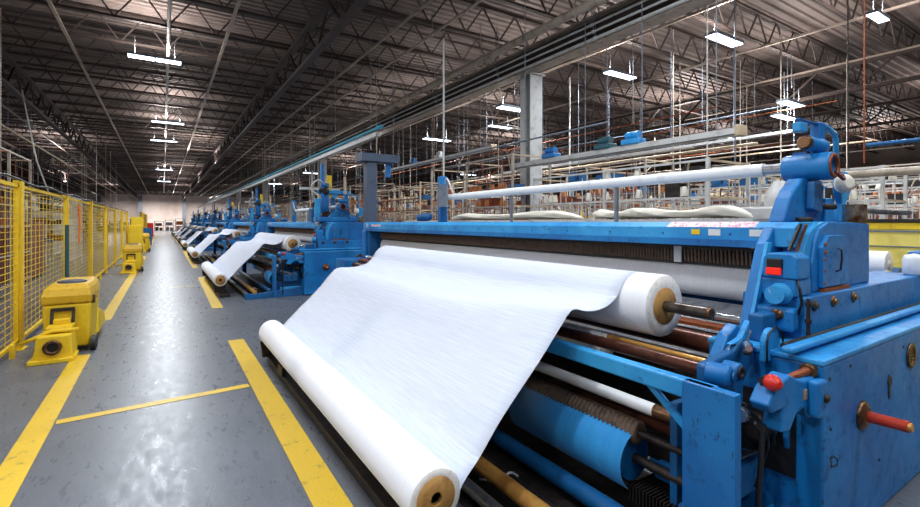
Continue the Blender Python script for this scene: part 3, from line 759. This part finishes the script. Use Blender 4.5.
def floor_stand(y0, y1, x, label, group):
    t = thing('roll_stand', label, 'roll stand', (x, y0, 0), 0, group); off = (x, y0, 0)
    MB().box(x-.04, x+.16, y0-.3, y1, 0, .07).build('base_beam', DARK, t, off=off, bevel=.006)
    for yy in (y0+.1, y1-.05):
        m = MB().box(x-.10, x+.12, yy-.03, yy+.03, .07, .11).prism([(x-.10,.11),(x+.10,.11),(x+.12,.25),(x+.09,.25),(x+.05,.205),(x,.19),(x-.05,.205),(x-.09,.25),(x-.12,.25)], yy-.02, yy+.02)
        m.build('cradle', DARK, t, off=off, bevel=.004)
    MB().lathe((x+.10, y1-.1, .16), (0,1,0), [(0,.03),(.03,.07),(.06,.07),(.1,.03)], 14).build('roll_chuck', DARK, t, off=off)
    MB().box(x-.06, x-.02, y1-.9, y1-.7, .07, .16).build('clamp_block', DARK, t, off=off, bevel=.006)
    return t

# draped sheet cross sections (x, z) at the near and far edges; ends on the two rolls
near = [(2.51,1.288),(2.43,1.268),(2.365,1.215),(2.31,1.145),(2.23,1.10),(2.13,1.082),(2.04,1.088),(1.97,1.105),(1.92,1.095),(1.87,1.045),(1.79,.96),(1.68,.845),(1.55,.72),(1.42,.59),(1.31,.46),(1.22,.37),(1.185,.32)]
far  = [(2.51,1.288),(2.43,1.268),(2.36,1.21),(2.31,1.13),(2.23,1.065),(2.12,1.035),(2.02,1.028),(1.93,1.03),(1.86,1.03),(1.80,1.0),(1.73,.93),(1.63,.81),(1.50,.68),(1.37,.56),(1.26,.45),(1.17,.36),(1.135,.31)]
def sheet(y0, y1):
    N = smooth_pts(near, 5); Fp = smooth_pts(far, 5)
    n = len(N); K = 40; vs = []; fs = []
    def pos(i, t):
        a = N[i]; b = Fp[i]
        e = min(1, t/.30); e = e*e*(3-2*e)
        x = a[0]*(1-e)+b[0]*e; z = a[1]*(1-e)+b[1]*e
        ss = i/(n-1)
        z += .004*math.sin(t*9+ss*3)*math.sin(PI*ss)
        return x, y0+(y1-y0)*t, z
    for sgn in (0, 1):
        for k in range(K+1):
            for i in range(n):
                x, y, z = pos(i, k/K)
                vs.append((x-.003*sgn, y, z-.003*sgn))
    W = (K+1)*n
    for k in range(K):
        for i in range(n-1):
            a = k*n+i
            fs.append((a, a+1, a+n+1, a+n)); fs.append((W+a, W+a+n, W+a+n+1, W+a+1))
    for i in range(n-1):
        fs.append((i, W+i, W+i+1, i+1)); a = K*n+i; fs.append((a, a+1, W+a+1, W+a))
    for k in range(K):
        a = k*n; fs.append((a, a+n, W+a+n, W+a)); a = k*n+n-1; fs.append((a, W+a, W+a+n, a+n))
    m = MB(); m.add(vs, fs, True)
    return m.build('cloth_sheet', CLOTH, None, off=(1.9, y0, 0))
sh_ = sheet(1.86, 5.75)
tag(sh_, 'white woven cloth sheet draping from the nearest loom to the large floor roll', 'cloth sheet', 'white cloth sheets between looms and floor rolls')
fr = cloth_roll('cloth_roll', 1.045, .345, .135, 1.84, 5.65, True, 'large white cloth roll lying along the aisle in the foreground', 'cloth rolls along the aisle', None, rc=.098)
st = floor_stand(1.9, 5.7, 1.045, 'low dark stand under the foreground cloth roll', 'stands under the floor rolls')
tr = cloth_roll('cloth_roll', 2.52, 1.10, .185, 1.68, 5.75, True, 'thick white cloth roll with a brown core and a dark shaft on the nearest loom', 'upper cloth rolls on the looms', (1.40, .033), rc=.108)
ur = cloth_roll('cloth_roll', 2.34, .80, .098, 1.98, 5.7, False, 'smaller white roll with a spotted end under the thick roll on the nearest loom', 'lower cloth rolls on the looms', None, CARDEND, rc=.004)
ap = [(2.16+.165*math.cos(q), .325+.165*math.sin(q)) for q in [math.radians(105+i*8) for i in range(17)]]
ap2 = [(2.16+.160*math.cos(q), .325+.160*math.sin(q)) for q in [math.radians(105+i*8) for i in range(17)]]
mm = MB().prism(ap+ap2[::-1], 1.585, 2.5); mm.s = [True]*len(mm.s)
P(mm, 'cloth_apron', BLUEC, props={'label': 'blue woven cloth apron'})
P(MB().tube((2.16, 1.62, .32), (2.16, 2.46, .32), .12, 24), 'apron_drum', BLUE_D)
P(MB().tube((2.16, 1.30, .32), (2.16, 2.7, .32), .025, 14), 'apron_shaft', DARK)
# bend bar belongs to the loom
P(MB().path([(1.965, 1.92, 1.075), (1.90, 2.5, 1.03), (1.87, 3.05, 1.0), (1.87, 5.85, 1.0)], .016, 10), 'spreader_bar', STEEL)
P(MB().bar((2.04, 5.82, .86), (1.87, 5.82, .985), .03), 'spreader_arm', BLUE)
# white tube over the loom
wt = thing('covered_tube', 'long white covered tube carried high along the nearest loom', 'tube', (3.555, 1.55, 1.9), 0, 'white tubes over the looms'); off = (3.555, 1.55, 1.9)
MB().tube((3.555, 1.60, 1.965), (3.555, 5.95, 1.965), .045, 24).build('white_cover', WHITEP, wt, off=off)
MB().tube((3.555, 1.40, 1.965), (3.555, 1.61, 1.965), .036, 20).build('bare_end', STEEL, wt, off=off)
# cloth bundles on the rear shelf
def bundle(y0, y1, lab):
    m = MB(); n = 16; K = 26
    x0, z0 = 3.92, 1.634
    vs = []
    for k in range(K+1):
        t = k/K; e = min(1, 5*t, 5*(1-t))**.6
        a = (.15+.03*math.sin(t*11))*e+.01; b = (.042+.012*math.sin(t*7+1))*e+.005
        for i in range(n):
            q = 2*PI*i/n
            w = 1+.10*math.sin(5*q+t*14)
            vs.append((x0+a*math.cos(q)*w, y0+(y1-y0)*t, z0+b+b*math.sin(q)*w*.95))
    fs = [(k*n+i, k*n+(i+1) % n, (k+1)*n+(i+1) % n, (k+1)*n+i) for k in range(K) for i in range(n)]
    fs += [tuple(range(n))[::-1], tuple(K*n+i for i in range(n))]
    m.add(vs, fs, True)
    return tag(m.build('cloth_bundle', CREAM, None, off=(x0, y0, z0)), lab, 'cloth bundle', None)
bundle(1.85, 2.95, 'cream folded cloth bundle on the loom shelf, nearest the blue machine head')
bundle(2.75, 3.45, 'small cream cloth bundle behind the larger one on the loom shelf')
bundle(3.6, 6.4, 'long cream cloth bundle at the far end of the loom shelf')
# stub roll on the tray at the right
t = cloth_roll('cloth_roll', 5.70, 1.20, .125, 1.5, 1.86, True, 'beige end-on cloth roll on the blue tray right of the gear housing', None, None,
    simple('beige_roll_end', srgb(196,188,176), .8, 0, srgb(170,158,140), 10), rc=.045)
t.children[0].data = t.children[0].data.copy(); t.children[0].data.materials[0] = simple('beige_rolled_cloth', srgb(204,196,182), .8)
tag(MB().lathe((4.98,1.16,1.187), (.0,0,1), [(0,.06),(.01,.07),(.12,.07),(.15,.058),(.165,.0)], 20).build('plastic_bottle', WHITEP, None, off=(4.98,1.16,1.187)), 'white plastic container at the right edge on the blue cabinet', 'container')

# copies down the aisle
PITCH = 9.4
ordn = ['second', 'third', 'fourth', 'fifth', 'sixth', 'seventh', 'eighth']
proto = [(loom, 'large blue weaving loom, %s from the camera along the aisle'),
         (sh_, 'white cloth sheet draping from the %s loom down to its floor roll'),
         (fr, 'white cloth roll on the floor in front of the %s loom'),
         (st, 'low dark stand under the floor roll of the %s loom'),
         (tr, 'upper white cloth roll on the %s loom'),
         (wt, 'white covered tube carried high along the %s loom')]
twr = None
for i, w in enumerate(ordn):
    for o, lab in proto:
        
        c = copy_tree(o)
        c.location = (o.location.x, o.location.y + PITCH*(i+1), o.location.z)
        c['label'] = lab % w
        if o is loom and i == 0:
            tower(c); twr = [x for x in c.children if x.name.split('.')[0] in ('mast','mast_arm','mast_motor','cable_drum','gear_cover','air_hose','signal_box','steel_riser','cross_beam','pump')]
        elif o is loom:
            for x in twr: copy_tree(x, c)

# grey jib post behind the first loom
t = thing('grey_post', 'slate grey square post with a wide top arm behind the nearest loom', 'post', (3.65, 9.2, 0))
SLATE = simple('slate_paint', srgb(78,92,114), .5, .1, srgb(60,70,90), 5)
MB().box(-.11, .11, -.11, .11, 0, 2.85).build('post', SLATE, t, bevel=.01)
MB().box(-.25, .6, -.16, .16, 2.85, 3.02).build('top_arm', SLATE, t, bevel=.01)
MB().box(.35, .45, -.05, .05, 2.55, 2.85).build('hook_box', BLUE, t, bevel=.01)

# hanging rods
for x, y, z0, z1, lab, mt in [
  (7.62, 4.3, 1.9, 6.5, 'thin pale hanging rod right of the thick overhead beam', LGREY),
  (8.6, 4.35, 1.9, 6.5, 'thin blue-grey hanging rod beside the largest right-hand light', GREYP),
  (10.4, 3.3, 1.5, 6.5, 'dark hanging rod in the upper right', DARK),
  (10.0, 2.95, 2.6, 5.4, 'orange-brown hanging rod at the right edge', RUST),
  (10.2, 9.9, 2.0, 5.9, 'pale rod with a round top right of the white column', LGREY),
  (4.9, 8.3, 1.5, 5.4, 'thin grey hanging rod left of the brown drum', LGREY),
  (-4.4, 12.5, .0, 6.5, 'grey hanging rod behind the fence, leftmost', LGREY),
  (-4.4, 15.0, .0, 6.5, 'grey hanging rod behind the fence, second from the left', LGREY),
  (-4.4, 19.0, .0, 6.5, 'grey hanging rod behind the fence, right one', LGREY)]:
    tag(MB().tube((x, y, z0), (x, y, z1), .012 if y < 6 else .02, 8).build('hanging_rod', mt), lab, 'rod')
tag(MB().path([(-3.6, 19, 5.6), (-3.3, 19.2, 3.5), (-2.9, 19.4, 2.0)], .02, 6).build('hanging_cable', LGREY), 'slanted pale cable above the yellow fence', 'cable', 'slanted cables above the fence')
tag(MB().path([(-4.0, 17, 3.8), (-3.7, 17.2, 2.8), (-3.5, 17.4, 1.9)], .02, 6).build('hanging_cable', LGREY), 'shorter slanted pale cable above the yellow fence', 'cable', 'slanted cables above the fence')

rod0 = None
for i in range(64):
    x = random.choice([5.6, 6.2, 9, 11, 13.5, 15, 17.5, 21, -3.0, -4.6, -6.6]) + random.uniform(-.3,.3)
    y = random.uniform(9, 50) if x < 8 else random.uniform(3, 40)
    if rod0 is None:
        rod0 = MB().tube((0,0,0), (0,0,4.2), .014, 6).build('hanging_rod', BEIGEP); o = rod0
    else:
        o = rod0.copy(); C.objects.link(o)
    o.location = (x, y, 2.3)
    tag(o, 'thin beige hanging rod in the clutter under the roof', 'rod', 'thin rods hanging under the roof')
for i, (x, z) in enumerate([(6.0,3.2),(8.4,3.0),(9.3,3.9),(10.8,3.3),(12.2,4.3),(13.8,3.6),(15,4.8),(17.6,4.0),(19,5.0),(21.5,4.2),(24,5.2),(-4.2,4.6),(-6.4,3.8),(-7.5,5.0)]):
    long_pipe('conduit', x, z, [.016,.02,.014,.03][i % 4], 5 if x > 0 else 6, 60, [GREYP, BEIGEP, RUST, TAN][i % 4], 'thin conduit running along the hall above the machines', 'pipe')
for o in C.objects:
    if o.get('label') == 'thin conduit running along the hall above the machines': o['group'] = 'thin conduits above the machines'
# ------------------------------------------------------------ creels and racks behind
def make_creel(kind):
    r = thing('yarn_creel', 'x', 'yarn creel')
    W, L, H = 1.1, 3.6, [2.5, 3.1, 2.8][kind]
    pm = [LGREY, BEIGEP, TAN][kind]
    for x in (0, W):
        for y in (0, L/2, L):
            MB().bar((x, y, 0), (x, y, H), .045).build('post', pm, r)
    for z in (.3, .9, 1.5, 1.95, 2.3, H-.03):
        for x in (0, W): MB().bar((x, 0, z), (x, L, z), .03).build('long_rail', [LGREY, BEIGEP, WOODD][kind], r)
    for z in (1.95, H-.03):
        for y in (0, L/2, L): MB().bar((0, y, z), (W, y, z), .03).build('cross_rail', TAN, r)
    m = MB()
    for i in range(26):
        y = .12+i*.135+random.uniform(-.03,.03)
        m.bar((0, y, random.uniform(.3,1.3)), (0, y, random.uniform(1.7,H)), .012)
        m.bar((W, y, .3), (W, y, random.uniform(1.6,H)), .012)
    m.build('guide_rods', [LGREY, WOODD, BEIGEP][kind], r, props={'kind': 'stuff'})
    m = MB()
    for i in range(44):
        y = random.uniform(.1, L-.2); z = random.choice((.9,1.5,1.95,2.3,2.3))
        m.lathe((random.choice((.05,W-.1)), y, z+.03), (0,0,1), [(0,.05),(.02,.06),(.14,.035)], 8)
    m.build('yarn_cones', [CREAM, simple('dull_orange_yarn', srgb(190,118,66), .8), TAN][kind], r, props={'kind': 'stuff'})
    for i in range(12):
        y = random.uniform(.1, L-.6); z = random.choice((.9,1.5,1.95,2.3)); x = random.uniform(.1,.6)
        MB().box(x, x+.3, y, y+random.uniform(.15,.5), z+.02, z+random.uniform(.1,.26)).build('tension_unit', [RUST, BLUE_D, WOODD, DARK][i % 4], r)
    for i in range(3):
        y = .4+i*1.1; MB().path(smooth_pts([(.2,y,H),(.5,y+.2,H-.35),(.9,y+.1,H-.1),(W,y+.4,H)]), .014, 5).build('hose', [TAN, RUST, BLACK][i], r)
    return r
cre = [make_creel(k) for k in range(3)]
spots = []
for x in (6.4, 9.6, 12.8, 16.0, 19.5, 24):
    for j in range(7):
        y = (2.6 if x > 7 else 3.6)+j*4.3
        spots.append((x, y))
for x, y in ((6.4, 34), (6.4, 39), (6.4, 45), (6.4,52), (10.2,34), (10.2,40),(10.2,47)): spots.append((x, y))
for x, y in ((12.2,-2.2),(15.5,-2.6),(17.5,-1.6),(21,0)): spots.append((x, y))
left = [(-3.8, 11.4), (-3.8, 20), (-5.8, 5.5), (-5.8, 10), (-5.8, 14.5), (-5.8, 19), (-4.8, 24.5), (-5,30), (-9, 9), (-9.5, 15),(-5,37),(-5,45)]
use = [False]*3
for i, (x, y) in enumerate(spots+left):
    if 6.9 < x < 8 and 8 < y < 9: continue
    k = (i*7+i//3) % 3
    o = cre[k] if not use[k] else copy_tree(cre[k]); use[k] = True
    o.location = (x, y, 0)
    side = 'behind the yellow fence' if x < 0 else 'behind the row of blue looms'
    o['label'] = 'pale steel yarn creel with %s standing %s' % (['white cones', 'orange cones', 'tan cones'][k], side)
    o['group'] = 'creels with %s %s' % (['white cones', 'orange cones', 'tan cones'][k], side)

# yellow railing
for (x, y0, y1, lab) in ((12.0, 10.3, 13.4, 'yellow safety railing right of the white column'), (12.0, 14.0, 18.2, 'yellow safety railing left of the white column')):
    t = thing('yellow_railing', lab, 'railing', (x, y0, 0))
    MB().box(-.04, .04, 0, y1-y0, 1.98, 2.05).box(-.04, .04, 0, y1-y0, 1.75, 1.81).build('rail', YEL, t)
    n = 5
    for i in range(n): MB().box(-.03, .03, (y1-y0-.06)*i/(n-1), (y1-y0-.06)*i/(n-1)+.06, 0, 1.99).build('post', YEL, t)
# yellow machine guard at the right edge
t = thing('machine_guard', 'long pale yellow machine guard at the right edge behind the blue cabinet', 'machine guard', (6.2, -.5, 0))
MB().box(0, .5, 0, 3.0, .0, 1.60).build('panel', simple('pale_yellow_paint', srgb(236,216,110), .45, 0, srgb(220,196,90), 3), t, bevel=.01)
MB().box(-.012, 0, 0, 3.0, 1.50, 1.515).box(-.012, 0, 0, 3.0, 1.35, 1.36).build('groove_strip', GREYP, t)
MB().box(-.03, .5, 0, 3.0, 1.60, 1.63).build('top_edge', DARK, t)
MB().box(-.013, -.001, 0, 3.0, 1.53, 1.59).build('yellow_band', YEL, t)
# rods and pipes behind right
long_pipe('duct_pipe', 9.2, 2.35, .06, -3, 3.0, BEIGEP, 'beige pipe low behind the machine head at the right', hangs=False)
long_pipe('duct_pipe', 8.9, 2.75, .03, -3, 2.6, BLUE_D, 'light blue pipe behind the machine head at the right', hangs=False)
t = thing('cone_winder', 'white and grey winding unit right of the blue machine head', 'machine', (5.2, 2.1, 0))
MB().box(-.2, .25, 0, .4, 0, 1.75).build('cabinet', LGREY, t, bevel=.02)
MB().lathe((0, .1, 1.75), (0,0,1), [(0,.12),(.08,.14),(.16,.10),(.26,.05)], 18).build('hopper', LGREY, t)
MB().path(smooth_pts([(.05,.1,1.82),(.4,-.1,1.80),(.8,-.3,1.72),(1.5,-.5,1.70)]), .03, 8).build('outlet_pipe', STEEL, t)

# ------------------------------------------------------------ fence
fx = -1.53
t = thing('safety_fence', 'long yellow wire-mesh safety fence along the left of the aisle', 'fence', (fx, 4, 0))
off = (fx, 4, 0)
posts = [4.4, 7.92, 11.3, 14.8, 18.4, 21.9, 25.4, 29.0]
for i, y in enumerate(posts):
    w = .075 if i != 2 else .025
    m = MB().box(fx-.04, fx+.04, y-w, y+w, .0, 2.12).box(fx-.07, fx+.07, y-w-.03, y+w+.03, 0, .012)
    m.build('post', YEL, t, off=off)
for i in range(len(posts)-1):
    a, b = posts[i]+.09, posts[i+1]-.09
    m = MB()
    m.box(fx-.02, fx+.02, a, b, 2.03, 2.07).box(fx-.02, fx+.02, a, b, .10, .14)
    m.box(fx-.02, fx+.02, a, a+.04, .1, 2.07).box(fx-.02, fx+.02, b-.04, b, .1, 2.07)
    pf = m.build('panel_frame', YEL, t, off=off)
    m = MB(); z = .20
    while z < 2.02: m.box(fx-.003, fx+.003, a, b, z-.003, z+.003); z += .08
    y = a+.08
    while y < b-.04: m.box(fx-.003, fx+.003, y-.004, y+.004, .12, 2.05); y += .25
    m.build('wire_mesh', YEL, pf, off=off)
for y in (7.4, 10.2, 13, 16.5, 20):
    MB().box(fx+.02, fx+.07, y-.025, y+.025, 0, .16).build('leg', YEL, t, off=off)
pts = [(fx+.03, 4.3+k*.5, 2.12+.02*math.sin(k*1.3)) for k in range(50)]
tag(MB().path(pts, .014, 6).build('cable', BLACK), 'black cable lying along the top of the yellow fence', 'cable')
# second, far fence
t = thing('safety_fence', 'far yellow mesh fence past the small yellow machines', 'fence', (-1.5, 45, 0)); off = (-1.5, 45, 0)
for y in (45, 50, 55, 60): MB().box(-1.58, -1.42, y-.08, y+.08, 0, 2.4).build('post', YEL, t, off=off)
m = MB().box(-1.52, -1.48, 45, 60, .1, 2.35); m.build('panel', YEL, t, off=off)
# orange strap hanging on the fence
tag(MB().prism([(12.35,1.95),(12.55,1.95),(12.60,1.6),(12.50,1.2),(12.36,1.15),(12.42,1.5)], fx+.05, fx+.07, 'x').build('safety_vest', ORANGE, None), 'orange cloth hanging on the yellow fence', 'cloth')
tag(MB().tube((-1.42, 10.6, 0), (-1.42, 10.6, 1.55), .03, 10).build('teal_pole', TEALG), 'dark teal pole standing by the fence behind the yellow machine', 'pole')

# ------------------------------------------------------------ yellow machines by the fence
def yellow_machine(x, y, label, s=1, group=None):
    t = thing('yellow_cart', label, 'machine', (x, y, 0), 0, group); off = (0,0,0)
    # body: tapered bin
    m = MB()
    b = [(-.24,.0),(.22,.0),(.24,.5),(.20,1.15),(-.24,1.15)]
    def sl(z, g, dy=0):
        cx, cy = 0, .5
        return [(cx+(p[0]-cx)*g, cy+(p[1]-cy)*g+dy, z) for p in b]
    lv = [sl(.06,.92), sl(.3,.97), sl(.60,1.0)]
    vs = [p for L in lv for p in L]; n = 5
    fs = [(k*n+i, k*n+(i+1)%n, (k+1)*n+(i+1)%n, (k+1)*n+i) for k in range(2) for i in range(n)]
    fs += [tuple(range(n)), tuple(range(2*n, 3*n))]
    m.add(vs, fs); m.build('body', YEL, t, bevel=.03, seg=3)
    lv = [sl(.60,1.03), sl(.70,1.04), sl(.78,.96), sl(.83,.80)]
    vs = [p for L in lv for p in L]
    fs = [(k*n+i, k*n+(i+1)%n, (k+1)*n+(i+1)%n, (k+1)*n+i) for k in range(3) for i in range(n)]
    fs += [tuple(range(n)), tuple(range(3*n, 4*n))]
    m = MB(); m.add(vs, fs); lid = m.build('lid', YELD, t, bevel=.025, seg=3)
    MB().lathe((0,.35,.825), (0,0,1), [(0,.15),(.02,.15),(.03,.12)], 24).build('lid_cap', simple('dark_slate_plastic', srgb(60,66,84), .5), lid)
    MB().box(.22, .255, .1, .16, .58, .68).build('latch', BRONZE, lid)
    MB().box(-.16, .06, .005, .012, .50, .525).build('red_marking', simple('red_marking', srgb(180,80,40), .5, 0, srgb(226,184,30), 60, .48, .54), t)
    MB().prism([(.55,.10),(1.5,.10),(1.25,.30),(.6,.45)], .12, .25, 'x').build('side_fairing', YEL, t, bevel=.03)
    MB().tube((.22,.04,.08), (.27,.04,.08), .08, 18).tube((.22,.18,.08),(.27,.18,.08),.08,18).build('wheel', BLACK, t)
    # front drive unit
    q = MB().prism([(-.25,.03),(.10,.03),(.10,.12),(.08,.31),(-.22,.31)], -.42, -.05).build('drive_unit', YEL, t, bevel=.02)
    MB().ring((-.075,-.43,.18), (0,-1,0), .05, .085, .03, 24).build('port_ring', BRONZE, q)
    MB().tube((-.075,-.42,.18), (-.075,-.435,.18), .055, 20).build('port', BLACK, q)
    MB().box(-.29, .12, -.46, -.10, .0, .05).build('skid_plate', YEL, t, bevel=.01)
    m = MB().box(-.16, .08, -.30, -.02, .33, .38).box(-.12, .04, -.12, 0, .38, .44); m.build('handle_base', YEL, t, bevel=.01)
    m = MB().bar((-.14,-.06,.38), (-.14,-.02,.54), .03).bar((.06,-.06,.38), (.06,-.02,.54), .03).bar((-.15,-.02,.54), (.07,-.02,.54), .04); m.build('handle', DARK, t)
    MB().path([(-.38,-.25,.22),(-.26,-.30,.27),(-.1,-.32,.345),(.14,-.3,.34)], .022, 8).build('hose', YEL, t)
    t.scale = (s, s, s)
    return t
yellow_machine(-.98, 7.35, 'yellow wheeled bin-like machine with a round port, nearest by the fence')
yellow_machine(-.82, 18.2, 'second yellow wheeled machine farther along the fence', 1.05)
yellow_machine(-.9, 30, 'third yellow wheeled machine far along the fence', 1.2)
for i, (x, y, h, mt, lab) in enumerate([(-1.3, 33.5, 1.9, YEL, 'tall yellow cabinet far along the left side'), (-1.15, 28.0, 1.45, YEL, 'yellow cabinet behind the third yellow machine'), (-.95, 38, 1.2, BLUE, 'small blue cabinet between yellow machines far down the aisle'), (-1.2, 62, 1.5, RED, 'small red cabinet near the far end of the left lane line')]):
    t = thing('cabinet', lab, 'cabinet', (x, y, 0))
    MB().box(-.3, .3, 0, .6, .05, h).build('body', mt, t, bevel=.02)
    MB().box(-.25, .25, -.02, 0, .12, h-.08).build('door', mt, t, bevel=.01)
    MB().box(-.28, .28, .03, .57, 0, .05).build('plinth', DARK, t)

# machines behind the fence
for i, (x, y, w, l, h, mt, lab) in enumerate([
   (-3.4, 9.0, .8, 1.6, 1.7, TEALG, 'dark teal cabinet behind the fence, nearest'),
   (-3.4, 16.5, .8, 2.0, 1.6, WOODD, 'reddish brown cabinet behind the fence')]):
    t = thing('machine_cabinet', lab, 'machine', (x, y, 0))
    MB().box(-w/2, w/2, 0, l, .06, h).build('body', mt, t, bevel=.02)
    MB().box(w/2, w/2+.02, .1, l/2-.03, .15, h-.1).build('door', mt, t, bevel=.006)
    MB().box(w/2, w/2+.02, l/2+.03, l-.1, .15, h-.1).build('door', mt, t, bevel=.006)
    MB().box(-w/2+.05, w/2-.05, .05, l-.05, 0, .06).build('plinth', DARK, t)
    MB().tube((0, l*.3, h), (0, l*.3, h+.25), .12, 14).build('motor', STEEL, t)
# white rolls stored behind the fence
for i, (x, y, z) in enumerate([(-2.6, 6.6, 1.0), (-2.6, 6.6, .55), (-2.7, 10.6, .9), (-2.6, 14.6, 1.1)]):
    pass

# far end clutter
cols = [WOODD, DARK, RUST, TAN, GREYP]
for i in range(12):
    x = -9+i*1.55; y = 96+random.uniform(-3, 2)
    h = random.uniform(1.0, 2.2)
    t = thing('storage_rack', 'dark low storage rack loaded with goods by the far wall', 'rack', (x, y, 0), 0, 'storage racks by the far wall')
    m = MB()
    for a in (0, 1.3):
        for b in (0, .8): m.bar((a, b, 0), (a, b, h), .08)
    m.build('frame', DARK, t)
    m = MB().box(0, 1.3, 0, .8, h*.5, h*.5+.06).box(0, 1.3, 0, .8, h-.06, h); m.build('shelf', cols[i % 5], t)
    m = MB().box(.1, .6, .1, .7, .05, h*.42).box(.7, 1.2, .1, .6, .05, h*.35).box(.1, 1.1, .1, .7, h*.5+.06, h*.8); m.build('goods', cols[(i*3+1) % 5], t)

# ------------------------------------------------------------ world & render look
w = bpy.data.worlds.new('world'); S.world = w; w.use_nodes = True
w.node_tree.nodes['Background'].inputs['Color'].default_value = (.9,.93,1,1)
w.node_tree.nodes['Background'].inputs['Strength'].default_value = .3
S.view_settings.view_transform = 'Standard'; S.view_settings.look = 'None'
S.view_settings.gamma = 1; S.view_settings.use_curve_mapping = False
S.view_settings.exposure = -0.45
S.cycles.use_denoising = True
S.cycles.max_bounces = 6; S.cycles.diffuse_bounces = 4; S.cycles.glossy_bounces = 3
S.cycles.sample_clamp_indirect = 6
